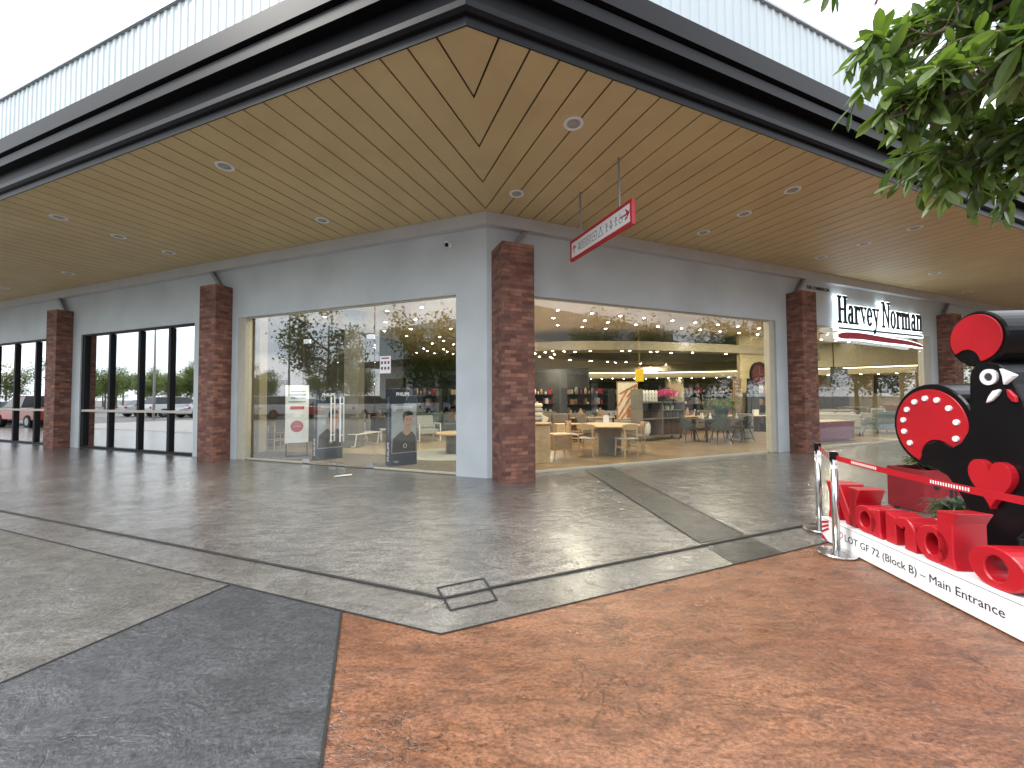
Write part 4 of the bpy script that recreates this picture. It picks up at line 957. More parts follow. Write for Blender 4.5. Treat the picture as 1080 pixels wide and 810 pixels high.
# --- furniture builders -----------------------------------------------------
def dining_chair(mat='oak', seat='fabc', back=True):
    t = thing('dining_chair', 'chair', 'chair')
    for sx in (-1, 1):
        b = MB(); b.cyl((sx * .19, .20, 0), (sx * .18, .18, .76 if back else .44), .016, .020, 10); b.build('leg', mat, t)
        b = MB(); b.cyl((sx * .20, -.20, 0), (sx * .18, -.18, .44), .016, .020, 10); b.build('leg', mat, t)
    b = MB(); b.box(-.22, .22, -.21, .21, .44, .475); b.build('seat', seat, t, bevel=.012)
    b = MB(); b.box(-.18, .18, .17, .195, .20, .225); b.box(-.18, .18, -.195, -.17, .20, .225); b.box(-.195, -.175, -.18, .18, .25, .27); b.box(.175, .195, -.18, .18, .25, .27); b.build('stretcher', mat, t)
    b = MB()
    pts = [(-.23 + .46 * i / 8, .17 + .05 * (1 - ((i - 4) / 4) ** 2)) for i in range(9)]
    for i in range(8):
        (x0, y0), (x1, y1) = pts[i], pts[i + 1]; h0 = .055 + .02 * (1 - ((i - 4) / 4) ** 2)
        b.faces([(x0, y0, .76 - h0), (x1, y1, .76 - h0), (x1, y1, .76 + h0), (x0, y0, .76 + h0), (x0, y0 + .02, .76 - h0), (x1, y1 + .02, .76 - h0), (x1, y1 + .02, .76 + h0), (x0, y0 + .02, .76 + h0)], [(0, 1, 2, 3), (7, 6, 5, 4), (0, 4, 5, 1), (3, 2, 6, 7)])
    b.build('backrest', mat, t)
    return t
def shell_chair(fab='fabd', leg='frame'):
    t = thing('upholstered_chair', 'chair', 'chair')
    for sx in (-1, 1):
        for sy in (-1, 1):
            b = MB(); b.cyl((sx * .25, sy * .24, 0), (sx * .15, sy * .14, .44), .011, .016, 8); b.build('leg', leg, t)
    b = MB(); b.box(-.25, .25, -.25, .23, .42, .50); b.build('seat', fab, t, bevel=.03, seg=2)
    b = MB(); n = 12
    for i in range(n):
        a0 = R(-20 + 220 * i / n); a1 = R(-20 + 220 * (i + 1) / n)
        h0 = .60 + .24 * max(0, math.sin(a0)); h1 = .60 + .24 * max(0, math.sin(a1))
        p = [(.26 * math.cos(a0), .24 * math.sin(a0), .46), (.26 * math.cos(a1), .24 * math.sin(a1), .46), (.29 * math.cos(a1), .28 * math.sin(a1), h1), (.29 * math.cos(a0), .28 * math.sin(a0), h0)]
        q = [(x * .86, y * .86, z) for x, y, z in p]
        b.faces(p + q, [(0, 1, 2, 3), (7, 6, 5, 4), (3, 2, 6, 7), (0, 4, 5, 1)])
    b.build('backrest', fab, t, smooth=False)
    return t
def sofa(w, fab, cush, leg='frame', arms=True):
    t = thing('sofa', 'sofa', 'sofa')
    b = MB(); b.box(-w / 2, w / 2, -.42, .42, .12, .34); b.build('base', fab, t, bevel=.03, seg=2)
    n = max(1, round(w / .75)); cw = (w - (.36 if arms else 0)) / n
    for i in range(n):
        x = -w / 2 + (.18 if arms else 0) + cw * i
        b = MB(); b.box(x + .005, x + cw - .005, -.44, .25, .345, .47); b.build('seat_cushion', fab, t, bevel=.035, seg=2)
        b = MB(); b.box(x + .01, x + cw - .01, .18, .40, .475, .86); b.build('back_cushion', fab, t, bevel=.06, seg=2)
    if arms:
        for s_ in (-1, 1):
            b = MB(); b.box(min(s_ * w / 2, s_ * (w / 2 - .17)), max(s_ * w / 2, s_ * (w / 2 - .17)), -.42, .42, .345, .62); b.build('arm', fab, t, bevel=.04, seg=2)
    b = MB(); b.box(-w / 2 + .02, w / 2 - .02, .36, .46, .3, .80); b.build('back_frame', fab, t, bevel=.03)
    b = MB(Matrix.Translation((-w / 2 + .42, -.02, .62)) @ Matrix.Rotation(.5, 4, 'Y')); b.box(-.2, .2, -.06, .06, -.2, .2); b.build('throw_pillow', cush, t, bevel=.05, seg=2)
    b = MB(Matrix.Translation((w / 2 - .42, -.02, .62)) @ Matrix.Rotation(-.4, 4, 'Y')); b.box(-.2, .2, -.06, .06, -.2, .2); b.build('throw_pillow', 'fabg' if cush != 'fabg' else 'fabl', t, bevel=.05, seg=2)
    for sx in (-1, 1):
        for sy in (-1, 1): b = MB(); b.cyl((sx * (w / 2 - .1), sy * .34, 0), (sx * (w / 2 - .1), sy * .34, .12), .02, .025, 8); b.build('leg', leg, t)
    return t
def sled_chair(fab='fabl'):
    t = thing('lounge_chair', 'chair', 'armchair')
    for s_ in (-1, 1):
        b = MB(); x = s_ * .36; w_ = .022
        for (y0, z0, y1, z1) in ((-.38, .60, .30, .60), (-.38, .03, -.38, .60), (-.38, .03, .38, .03), (.30, .60, .42, .03)):
            b.cyl((x, y0, z0), (x, y1, z1), w_, seg=4)
        b.build('side_frame', 'white', t)
    b = MB(); b.box(-.33, .33, -.36, .34, .26, .42); b.build('seat_cushion', fab, t, bevel=.04, seg=2)
    b = MB(Matrix.Translation((0, .30, .42)) @ Matrix.Rotation(R(-16), 4, 'X')); b.box(-.33, .33, -.06, .10, 0, .46); b.build('back_cushion', fab, t, bevel=.05, seg=2)
    return t
def sled_table():
    t = thing('coffee_table', 'table', 'table')
    b = MB(); b.box(-.55, .55, -.3, .3, .38, .41); b.build('table_top', 'white', t, bevel=.008)
    for s_ in (-1, 1):
        b = MB(); x = s_ * .5
        for (y0, z0, y1, z1) in ((-.26, .38, -.2, .02), (.26, .38, .2, .02), (-.2, .02, .2, .02)): b.cyl((x, y0, z0), (x, y1, z1), .018, seg=4)
        b.build('leg', 'white', t)
    return t

# --- entrance area (left of the corner)
ch = sled_chair()
for i, (x, y, a, lab) in enumerate([(-2.95, 13.7, .5, 'white framed grey armchair seen right of the right display board'), (-5.6, 13.9, .2, 'white framed grey armchair between the two display boards, behind the low table'), (-8.0, 13.2, -.6, 'white framed grey armchair behind the standing notice'), (-1.6, 15.0, 1.2, 'white framed grey armchair farthest back beside the dark display wall')]):
    place(ch, i == 0, (x, y, FZ + .01), a, lab)
ct = sled_table()
for i, (x, y, a, lab) in enumerate([(-4.75, 12.5, 1.2, 'white sled legged low table nearest the glass doors'), (-4.1, 14.0, .4, 'white low coffee table behind, left of the right display board')]):
    place(ct, i == 0, (x, y, FZ + .01), a, lab)
for i, (x, y, a, m_, lab) in enumerate([(-6.9, 16.0, .3, 'fabl', 'long light grey sofa behind the entrance low table'), (-3.2, 16.3, .1, 'fabt', 'teal grey sofa at the back of the entrance area')]):
    s_ = sofa(2.2, m_, 'tan'); place(s_, True, (x, y, FZ), a, lab)
dc0 = dining_chair('oak', 'fabg')
for i, (x, y, a, lab) in enumerate([(-7.1, 12.0, 2.6, 'pale wooden chair left of the standing notice'), (-7.9, 11.7, 3.4, 'pale wooden chair nearest the left end of the entrance glass'), (-7.6, 12.9, .4, 'pale wooden chair behind the two others near the entrance')]):
    place(dc0, i == 0, (x, y, FZ), a, lab)
t = thing('pedestal_table', 'round pale wood table on taupe drum standing on a round rug', 'table', (-1.55, 10.75, FZ))
b = MB(T(-1.55, 10.75, FZ)); b.lathe([(.50, .52), (.52, .535), (.52, .56), (.50, .57)], 36); b.build('table_top', 'oak', t)
b = MB(T(-1.55, 10.75, FZ)); b.lathe([(.24, .02), (.24, .52)], 28); b.build('drum', 'shelfg', t)
b = MB(T(-1.7, 10.6, FZ + .006)); b.lathe([(1.15, 0), (1.15, .008)], 48); tag(rooted(b, 'round_rug', 'fabl', (-1.7, 10.6, FZ)), 'round light grey rug under the drum table', 'rug')
pl_ = thing('potted_shrub', 'dark green bushy potted plant between the display boards', 'plant', (-3.9, 14.9, FZ))
def shrub(t, c, r, h_, n, seed, pot='dark', ph=.4, pr=.2, leaf=.09, mat='leafs'):
    b = MB(T(*c)); b.lathe([(pr * .75, 0), (pr, ph), (pr * .85, ph), (pr * .8, ph - .03)], 20); b.build('pot', pot, t)
    rg = random.Random(seed); b = MB()
    b.tube([(c[0], c[1], c[2] + ph - .05), (c[0] + .03, c[1], c[2] + ph + h_ * .5)], .018, 6); b.build('stem', 'bark', t)
    b = MB()
    for i in range(n):
        d_ = Vector((rg.gauss(0, 1), rg.gauss(0, 1), rg.gauss(0, 1))).normalized() * (rg.random() ** .45)
        p = Vector((c[0] + d_.x * r, c[1] + d_.y * r, c[2] + ph + h_ / 2 + d_.z * h_ / 2))
        leafquad(b, p, rg, leaf)
    b.build('foliage', mat, t)
def leafquad(b, p, rg, s):
    a = Vector((rg.gauss(0, 1), rg.gauss(0, 1), rg.gauss(0, .8) - .3)).normalized(); c = a.orthogonal().normalized()
    c = Matrix.Rotation(rg.uniform(0, 6.28), 3, a) @ c; s *= rg.uniform(.6, 1.2)
    b.faces([p, p + a * s * .5 + c * s * .28, p + a * s, p + a * s * .5 - c * s * .28], [(0, 1, 2, 3)])
shrub(pl_, (-3.9, 14.9, FZ), .55, 1.1, 900, 4, 'shelfg', leaf=.13)
pl2 = thing('potted_shrub', 'tall dark potted plant behind the left display board', 'plant', (-6.4, 14.4, FZ)); shrub(pl2, (-6.4, 14.4, FZ), .5, 1.3, 800, 9, 'dark', leaf=.13)

# --- right bay -------------------------------------------------------------
t = thing('drum_pedestal', 'pale oak fluted drum pedestal right beside the corner brick pillar', 'pedestal', (.62, 9.35, FZ))
b = MB(T(.62, 9.35, FZ)); b.lathe([(.27, 0), (.27, .86)], 30); b.build('drum', 'oak', t)
b = MB(T(.62, 9.35, FZ)); b.lathe([(.30, .86), (.32, .88), (.32, .90), (.30, .91)], 30); b.build('table_top', 'oakd', t)
t = thing('bedside_cabinet', 'small pale wooden cabinet on splayed legs next to the drum pedestal', 'cabinet', (1.16, 9.78, FZ), .35)
F = T(1.16, 9.78, FZ) @ RZ(.35)
b = MB(F); b.box(-.26, .26, -.20, .20, .22, .62); b.build('body', 'oak', t, bevel=.03, seg=2)
b = MB(F); b.box(-.235, .235, -.212, -.2, .25, .42); b.box(-.235, .235, -.212, -.2, .43, .59); b.build('drawer_front', 'oakd', t, bevel=.004)
for sx in (-1, 1):
    for sy in (-1, 1): b = MB(F); b.cyl((sx * .24, sy * .18, 0), (sx * .18, sy * .13, .22), .013, .022, 8); b.build('leg', 'oak', t)
# round table
t = thing('round_table', 'round pale oak dining table on taupe drum base behind right window', 'table', (2.64, 10.75, FZ))
b = MB(T(2.64, 10.75, FZ)); b.lathe([(.78, .72), (.80, .735), (.80, .755), (.78, .765)], 44); b.build('table_top', 'oak', t)
b = MB(T(2.64, 10.75, FZ)); b.lathe([(.32, 0), (.30, .05), (.30, .70), (.36, .72)], 36); b.build('drum_base', 'shelfg', t)
dc = dining_chair('oak', 'fabl')
for i, (x, y, a, lab) in enumerate([(1.93, 10.15, math.pi - .5, 'pale wooden chair front left at the round table'), (2.88, 10.02, math.pi + .35, 'pale wooden chair front right at the round table'), (3.35, 10.75, -1.7, 'pale wooden chair right of the round table'), (1.75, 11.15, 1.1, 'pale wooden chair left behind the round table')]):
    place(dc, i == 0, (x, y, FZ), a, lab)
b = MB(T(2.56, 10.8, FZ + .766)); b.prism([(-.08, 0), (.08, 0), (.08, .24), (-.08, .24)], -.004, .004); b.box(-.08, .08, -.03, .03, 0, .006)
tag(rooted(b, 'menu_card', 'white', (2.56, 10.8, .78)), 'white menu card standing on the round oak table', 'card')
# low cabinet and sofas behind
t = thing('low_cabinet', 'low pale wood cabinet with open shelf left behind the round table', 'cabinet', (1.85, 13.2, FZ))
F = T(1.85, 13.2, FZ) @ RZ(.2)
b = MB(F); b.box(-.45, .45, -.22, .22, .58, .62); b.box(-.45, .45, -.22, .22, .12, .16); b.box(-.45, -.02, -.22, .22, .16, .58); b.box(.42, .45, -.22, .22, .16, .58); b.box(-.02, .42, .19, .22, .16, .58); b.box(-.02, .42, -.2, .18, .36, .385); b.build('body', 'oak', t, bevel=.004)
b = MB(F); b.box(-.4, .4, -.18, .18, 0, .12); b.build('plinth', 'frame', t)
for (x, y, a, w_, m_, c_, lab) in [(1.9, 15.2, .15, 2.4, 'fabg', 'fabc', 'brown grey sofa with cream cushion behind the low cabinet'), (1.0, 16.9, -.1, 2.2, 'fabg', 'fabl', 'second brown grey sofa one row farther back behind the corner pillar'), (4.3, 17.6, .2, 2.4, 'fabl', 'tan', 'light grey sofa far behind the leaf picture')]:
    s_ = sofa(w_, m_, c_); place(s_, True, (x, y, FZ), a, lab)
# wicker poufs stack
t = thing('pouf_stack', 'stack of round beige cushions beside the corner pillar', 'cushions', (.78, 13.6, FZ))
for k in range(4): b = MB(T(.78, 13.6, FZ)); b.lathe([(.22, .7 + k * .15), (.27, .74 + k * .15), (.27, .80 + k * .15), (.22, .84 + k * .15)], 22); b.build('cushion', 'fabc' if k % 2 else 'fabl', t)
b = MB(T(.78, 13.6, FZ)); b.lathe([(.25, 0), (.25, .69)], 20); b.build('base', 'dark', t)
# picture with leaf motif
t = thing('leaf_picture', 'tall framed picture with orange and cream leaf shapes behind the round table', 'picture', (4.05, 13.9, FZ))
F = T(4.05, 13.9, FZ) @ RZ(-.1)
b = MB(F); b.box(-.33, .33, -.02, .02, .72, 2.0); b.build('board', 'fabc', t)
b = MB(F)
for (x0, z0, x1, z1) in ((-.3, .8, .1, 1.5), (-.2, .75, .2, 1.3), (0, .8, .28, 1.2), (-.3, 1.2, .0, 1.75), (-.25, 1.6, .3, 1.9), (.0, 1.5, .3, 1.85)): strokes(b, [(x0, z0, x1, z1)], 0, 0, 1, .07, -.024, -.0205)
b.prism(circle(.12, .9, .15, 20), -.025, -.0205); b.build('leaf_print', 'orange', t)
b = MB(F); b.box(-.36, -.33, -.03, .03, .69, 2.03); b.box(.33, .36, -.03, .03, .69, 2.03); b.box(-.33, .33, -.03, .03, .69, .72); b.box(-.33, .33, -.03, .03, 2.0, 2.03); b.box(-.3, -.26, -.02, .02, 0, .69); b.box(.26, .3, -.02, .02, 0, .69); b.build('frame', 'oakd', t)
b = MB(T(4.55, 14.1, 0)); b.box(-.15, .15, -.005, .005, 2.05, 2.50); b.cyl((0, 0, 2.5), (0, 0, CE), .004, seg=6)
tag(rooted(b, 'hanging_card', 'yellow', (4.55, 14.1, 2.05)), 'yellow card hanging above the leaf picture', 'sign')
# shelving island with vases, pots, orchids
SH = (5.15, 13.95); SR = math.atan2(14.396 - 13.287, 6.077 - 4.21)
F = T(SH[0], SH[1], FZ) @ RZ(SR)
t = thing('display_shelf', 'taupe open display shelf on castors holding white vases and orchids', 'shelf', (SH[0], SH[1], FZ), SR)
b = MB(F)
b.box(-1.10, -1.06, -.25, .25, .12, 1.75); b.box(1.06, 1.10, -.25, .25, .12, 1.62); b.box(-.10, -.06, -.25, .25, .12, 1.30)
for z_ in (.12, .72, 1.28): b.box(-1.06, 1.06, -.25, .25, z_, z_ + .035)
b.box(-.06, 1.06, -.25, .10, 1.0, 1.03); b.build('shelf_frame', 'shelfg', t)
b = MB(F); b.box(-1.06, -.1, .21, .25, .155, 1.28); b.box(-.06, 1.06, .21, .25, .155, 1.0); b.build('back_panel', 'dark', t)
b = MB(F); b.box(.98, 1.06, -.25, .25, 1.32, 1.95); b.build('end_panel', 'cream', t)
for sx in (-1, 1):
    for sy in (-1, 1): b = MB(F); b.cyl((sx * .95, sy * .19 - .015, .05), (sx * .95, sy * .19 + .015, .05), .05, seg=14); b.cyl((sx * .95, sy * .19, .05), (sx * .95, sy * .19, .12), .02, seg=8); b.build('castor', 'blk', t)
vz = rooted(MB().lathe([(.04, 0), (.055, .06), (.04, .13), (.058, .2), (.04, .27), (.055, .33), (.035, .38), (.03, .40)], 16), 'wavy_vase', 'ceramic', (0, 0, 0), smooth=True)
tag(vz, 'white wavy vase standing in the top row of the display shelf', 'vase', 'white wavy vases on the display shelf')
for k in range(6):
    p = F @ Vector((-.98 + k * .155, -.08, 1.315)); o = vz if k == 0 else vz.copy()
    if k: COL.objects.link(o)
    o.location = p
p = F @ Vector((-.75, -.08, .157)); tag(rooted(MB(T(*p)).lathe([(.09, 0), (.15, .12), (.16, .35), (.12, .48), (.10, .50)], 24), 'floor_vase', 'ceramic', tuple(p), smooth=True), 'large white rounded vase on the bottom shelf', 'vase')
pot = rooted(MB().lathe([(.055, 0), (.065, .22), (.055, .22), (.05, .2)], 18), 'grey_pot', 'fabt', (0, 0, 0)); tag(pot, 'grey cylinder pot on the middle shelf below the orchids', 'pot', 'grey pots on the display shelf')
for k in range(5):
    p = F @ Vector((.12 + k * .19, -.08, .757)); o = pot if k == 0 else pot.copy()
    if k: COL.objects.link(o)
    o.location = p
dv = rooted(MB().lathe([(.10, 0), (.13, .1), (.13, .38), (.09, .46)], 18), 'dark_vase', 'walnut', (0, 0, 0)); tag(dv, 'dark brown vase on the bottom shelf under the grey pots', 'vase', 'dark vases on the bottom shelf')
for k in range(4):
    p = F @ Vector((.12 + k * .27, -.05, .157)); o = dv if k == 0 else dv.copy()
    if k: COL.objects.link(o)
    o.location = p
for k in range(3):
    x_ = .12 + k * .26; p = F @ Vector((x_, -.08, 1.032))
    t = thing('orchid', ['pink orchid in white pot, left of three on the display shelf', 'pink orchid in white pot, middle of three on the display shelf', 'pink orchid in white pot, right of three on the display shelf'][k], 'plant', tuple(p))
    b = MB(T(*p)); b.lathe([(.05, 0), (.065, .15), (.055, .15), (.05, .13)], 16); b.build('pot', 'ceramic', t)
    rg = random.Random(k); b = MB(); f = MB()
    for q in range(26): leafquad(b, p + Vector((rg.uniform(-.1, .1), rg.uniform(-.1, .1), .15 + rg.uniform(0, .22))), rg, .2)
    for q in range(220): leafquad(f, p + Vector((rg.gauss(0, .11), rg.gauss(0, .1), .60 + rg.gauss(0, .06))), rg, .07)
    b.build('leaves', 'grass', t); f.build('petals', 'pink', t)
# dark dining table & chairs
t = thing('dark_dining_table', 'dark dining table on black trestle frame right of the display shelf', 'table', (6.75, 13.2, FZ))
F = T(6.85, 13.25, FZ) @ RZ(.1)
b = MB(F); b.box(-.75, .75, -.42, .42, .72, .75); b.build('table_top', 'slate', t, bevel=.005)
for sx in (-1, 1):
    b = MB(F); x = sx * .6
    for (y0, z0, y1, z1) in ((-.36, .02, -.36, .72), (.36, .02, .36, .72), (-.36, .02, .36, .02)): b.box(x - .03, x + .03, min(y0, y1) - .02, max(y0, y1) + .02, min(z0, z1) - .01, max(z0, z1))
    b.build('leg', 'frame', t)
sc = shell_chair()
for i, (x, y, a, lab) in enumerate([(5.85, 13.15, 1.6, 'dark green upholstered chair at the left end of the dark table'), (6.65, 12.65, math.pi, 'dark green upholstered chair in front of the dark table'), (7.75, 13.35, -1.5, 'dark green upholstered chair at the right end of the dark table'), (7.15, 14.0, .1, 'dark green upholstered chair behind the dark table')]):
    place(sc, i == 0, (x, y, FZ), a, lab)
t = thing('potted_plant', 'leafy plant in big dark green pot standing on the dark table', 'plant', (7.05, 13.35, .765)); c_ = (7.05, 13.35, FZ + .752)
b = MB(T(*c_)); b.lathe([(.17, 0), (.26, .42), (.24, .42), (.22, .38)], 24); b.build('pot', 'potg', t)
rg = random.Random(21); b = MB()
for q in range(260): leafquad(b, Vector(c_) + Vector((rg.gauss(0, .26), rg.gauss(0, .2), .50 + rg.gauss(0, .09))), rg, .15)
b.build('foliage', 'leafs', t)
for k, (x, y) in enumerate([(6.35, 13.2), (6.55, 13.1), (7.45, 13.15)]):
    tag(rooted(MB(T(x, y, FZ + .752)).lathe([(.04, 0), (.05, .05), (.02, .12), (.018, .2)], 12), 'table_vase', 'ceramic', (x, y, FZ + .752)), ['small white bottle vase at the left end of the dark table', 'small white bottle vase left of the green pot', 'small white bottle vase right of the green pot'][k], 'vase')
t = thing('drawer_unit', 'taupe drawer unit with four drawers right of the dark table', 'drawers', (8.1, 14.0, FZ)); F = T(8.2, 14.1, FZ) @ RZ(.3)
b = MB(F); b.box(-.25, .25, -.22, .22, .02, .88); b.build('body', 'shelfg', t)
for k in range(4): b = MB(F); b.box(-.235, .235, -.235, -.221, .04 + k * .21, .23 + k * .21); b.build('drawer_front', 'fabl', t, bevel=.003)
b = MB(T(8.25, 14.6, FZ) @ RZ(.3) @ Matrix.Rotation(R(3), 4, 'Y')); b.box(-.2, .16, -.02, .02, .9, 2.15); tag(rooted(b, 'wood_panel', 'oakd', (8.25, 14.6, .9)), 'tall tan wood sample board leaning right of the big green pot', 'board')
t = thing('leaning_mirror', 'tall black framed mirror leaning beside the wood board', 'mirror', (8.75, 14.7, FZ)); F = T(8.75, 14.75, FZ) @ RZ(.6) @ Matrix.Rotation(R(8), 4, 'Y')
b = MB(F); b.box(-.2, -.16, -.03, .03, .5, 2.15); b.box(.16, .2, -.03, .03, .5, 2.15); b.box(-.16, .16, -.03, .03, .5, .54); b.box(-.16, .16, -.03, .03, 2.11, 2.15); b.build('frame', 'frame', t)
b = MB(F); b.box(-.16, .16, -.01, .01, .54, 2.11); b.build('mirror_glass', 'carglass', t)
b = MB(F); b.cyl((-.17, 0, .5), (-.3, .1, 0), .015, seg=6); b.cyl((.17, 0, .5), (.1, .1, 0), .015, seg=6); b.build('leg', 'frame', t)
# wall clock on the partition
pc = off('R', 14.55, -5.0, 2.45); t = thing('wall_clock', 'large round black rimmed dark red clock on cream wall', 'clock', tuple(pc))
F = frame(pc, dR, nR)
b = MB(F)
for q in qring(0, 0, .58, .58, .50, .50, 40): b.prism(q, .005, .09)
b.build('rim', 'frame', t); b = MB(F); b.prism(circle(0, 0, .505, 40), .005, .05); b.build('dial', 'maroon', t)
b = MB(F); b.box(-.012, .012, .05, .06, 0, .38); b.box(0, .26, .05, .06, -.012, .012); b.build('hands', 'tan', t)
sb = thing('bench', 'grey green upholstered bench below the wall clock', 'bench', tuple(off('R', 14.3, -4.3, FZ)))
F = frame(off('R', 14.3, -4.3, FZ), dR, nR); b = MB(F); b.box(-.7, .7, -.3, .3, .35, .75); b.build('seat', 'fabt', sb, bevel=.04, seg=2)
b = MB(F); b.box(-.65, -.6, -.25, .25, 0, .35); b.box(.6, .65, -.25, .25, 0, .35); b.build('leg', 'frame', sb)

# back-of-shop shelving and goods (both bays)
def goods_shelf():
    t = thing('goods_shelf', 's', 'shelf')
    b = MB(); b.box(-1.2, -1.16, -.25, .25, 0, 1.9); b.box(1.16, 1.2, -.25, .25, 0, 1.9); b.box(-1.16, 1.16, .21, .25, 0, 1.9)
    for z_ in (.05, .6, 1.1, 1.6): b.box(-1.16, 1.16, -.25, .21, z_, z_ + .03)
    b.build('shelf_frame', 'dark', t)
    rg = random.Random(5)
    mats = ['ceramic', 'fabt', 'tan', 'fabl', 'redmatt', 'oak']
    for z_ in (.08, .63, 1.13, 1.63):
        x = -1.1
        while x < 1.0:
            w_ = rg.uniform(.09, .24); h_ = rg.uniform(.10, .36)
            b = MB(); 
            if rg.random() < .5: b.box(x, x + w_, -.15, .1, z_, z_ + h_)
            else: b.lathe([(w_ * .3, 0), (w_ * .45, h_ * .5), (w_ * .2, h_)], 12, (x + w_ / 2, 0, z_))
            b.build('goods', rg.choice(mats), t); x += w_ + rg.uniform(.03, .12)
    return t
gs = goods_shelf(); i = 0
where = [('behind the round table', 3.6, 19.5), ('far behind the brown sofas', 1.2, 21.2), ('left far end, near the navy wall', 3.0, 24.0), ('far behind the leaf picture', 6.2, 21.0), ('behind the white vases', 8.2, 19.0), ('far behind the orchids', 10.8, 20.5), ('far right behind the dark table', 12.4, 18.6), ('right of the wood board, far back', 11.2, 17.4)]
for (w_, x, y) in where:
    place(gs, i == 0, (x, y, FZ), .4 + .2 * math.sin(i * 3), 'dark shelf of mixed homeware ' + w_); i += 1
for (w_, u, n) in [('nearest behind the lounge chair', 22, -7.5), ('left in the far row', 17.5, -9.5), ('right in the far row', 25.5, -8.0), ('against the far back', 27.5, -12)]:
    place(gs, False, tuple(off('R', u, n, FZ)), .39 + math.pi, 'dark shelf of mixed homeware in the right shop, ' + w_)
for (w_, x, y, a) in [('beyond the armchair right of the boards', -1.7, 18.0, -.25), ('beyond the teal sofa', -4.5, 18.6, -.3), ('farthest left of the entrance area', -8.8, 16.8, -.3)]:
    place(gs, False, (x, y, FZ), a, 'dark shelf of mixed homeware ' + w_)
def display_table():
    t = thing('display_table', 's', 'table')
    b = MB(); b.box(-.9, .9, -.45, .45, .66, .70); b.build('table_top', 'oak', t, bevel=.006)
    for sx in (-1, 1):
        for sy in (-1, 1): b = MB(); b.box(sx * .84 - .03, sx * .84 + .03, sy * .38 - .03, sy * .38 + .03, 0, .66); b.build('leg', 'frame', t)
    return t
def goods_group(cx, cy, z, n, seed, place_txt):
    rg_ = random.Random(seed)
    for q in range(n):
        x = cx + rg_.uniform(-.75, .75); y = cy + rg_.uniform(-.3, .3); h_ = rg_.uniform(.12, .42); w_ = rg_.uniform(.05, .12)
        m_ = rg_.choice(['ceramic', 'fabt', 'tan', 'maroon', 'dark', 'oakd']); b = MB(T(x, y, z))
        if rg_.random() < .6: b.lathe([(w_ * .6, 0), (w_, h_ * .4), (w_ * .5, h_ * .8), (w_ * .6, h_)], 14)
        else: b.box(-w_, w_, -w_ * .7, w_ * .7, 0, h_ * .7)
        o = rooted(b, 'tabletop_ware', m_, (x, y, z)); tag(o, 'small homeware piece standing on the display table ' + place_txt, 'homeware', 'homeware on the display table ' + place_txt)
dt = display_table()
for i, (x, y, a, w_) in enumerate([(3.1, 15.9, .2, 'behind the round table'), (7.0, 16.3, .3, 'behind the dark green pot'), (9.6, 16.6, .3, 'right of the tan wood board'), (.8, 19.2, 0, 'far behind the corner pillar'), (5.4, 18.4, .2, 'far behind the white vases'), (-2.3, 16.9, -.2, 'at the back of the entrance area'), (-5.6, 17.2, -.2, 'behind the long entrance sofa')]):
    place(dt, i == 0, (x, y, FZ), a, 'black legged oak display table with homeware ' + w_); goods_group(x, y, FZ + .70, 11, 30 + i, w_)
for (x, y, a, w_, m_, c_, lab) in [(5.9, 15.6, .25, 1.7, 'fabt', 'fabc', 'teal grey sofa behind the shelf of orchids'), (8.9, 17.9, .3, 2.2, 'fabg', 'fabc', 'brown sofa far behind the leaning mirror'), (-1.2, 14.1, -.3, 1.0, 'tan', 'fabc', 'tan leather armchair deep in the entrance area')]:
    s_ = sofa(w_, m_, c_); place(s_, True, (x, y, FZ), a, lab)
# --- right bay two (under the lit sign)
t = thing('plum_counter', 'long plum coloured counter seat beside the right brick pillar', 'bench', tuple(off('R', 12.4, -1.25, FZ))); F = frame(off('R', 12.4, -1.25, FZ), dR, nR)
b = MB(F); b.box(-1.0, 1.15, -.35, .35, .03, .62); b.build('body', 'fabp', t, bevel=.03, seg=2); b = MB(F); b.box(-1.02, 1.17, -.37, .37, .625, .65); b.build('top', 'tan', t)
spots = [(15.2, -2.3, 2.3, 1.6, 'fabl', 'fabc', 'light grey sofa just behind the plum counter'), (17.4, -1.9, 3.0, 1.0, 'fabt', 'fabc', 'teal grey armchair with cream cushion behind right window'), (18.8, -4.6, 2.6, 2.2, 'fabg', 'tan', 'brown sofa in second row under the lit sign'), (22.5, -4.2, 3.2, 2.0, 'fabl', 'redmatt', 'grey sofa with red cushion far right behind window'), (24.6, -6.0, 2.2, 2.2, 'fabg', 'fabc', 'brown sofa farthest behind the right window'), (15.6, -5.9, 2.8, 2.2, 'fabt', 'fabp', 'teal grey sofa with plum cushion left in second row')]
for (u, n, a, w_, m_, c_, lab) in spots:
    s_ = sofa(w_, m_, c_); place(s_, True, tuple(off('R', u, n, FZ)), a, lab)
t = thing('recliner', 'brown curved recliner on a single pedestal foot in right shop', 'recliner', tuple(off('R', 20.6, -2.6, FZ)), .3)
F = frame(off('R', 20.6, -2.6, FZ), -dR, -nR)
b = MB(F); prf = [(-.95, .38), (-.5, .36), (-.1, .34), (.25, .42), (.55, .75), (.75, 1.05)]
for i in range(5):
    (x0, z0), (x1, z1) = prf[i], prf[i + 1]; b.faces([(x0, -.33, z0), (x1, -.33, z1), (x1, .33, z1), (x0, .33, z0), (x0, -.33, z0 + .14), (x1, -.33, z1 + .14), (x1, .33, z1 + .14), (x0, .33, z0 + .14)], [(0, 3, 2, 1), (4, 5, 6, 7), (0, 1, 5, 4), (2, 3, 7, 6), (1, 2, 6, 5), (0, 4, 7, 3)])
b.build('seat', 'tan', t); b = MB(F); b.cyl((0, 0, .03), (0, 0, .35), .035, seg=10); b.cyl((0, 0, 0), (0, 0, .03), .32, seg=24); b.build('foot', 'frame', t)
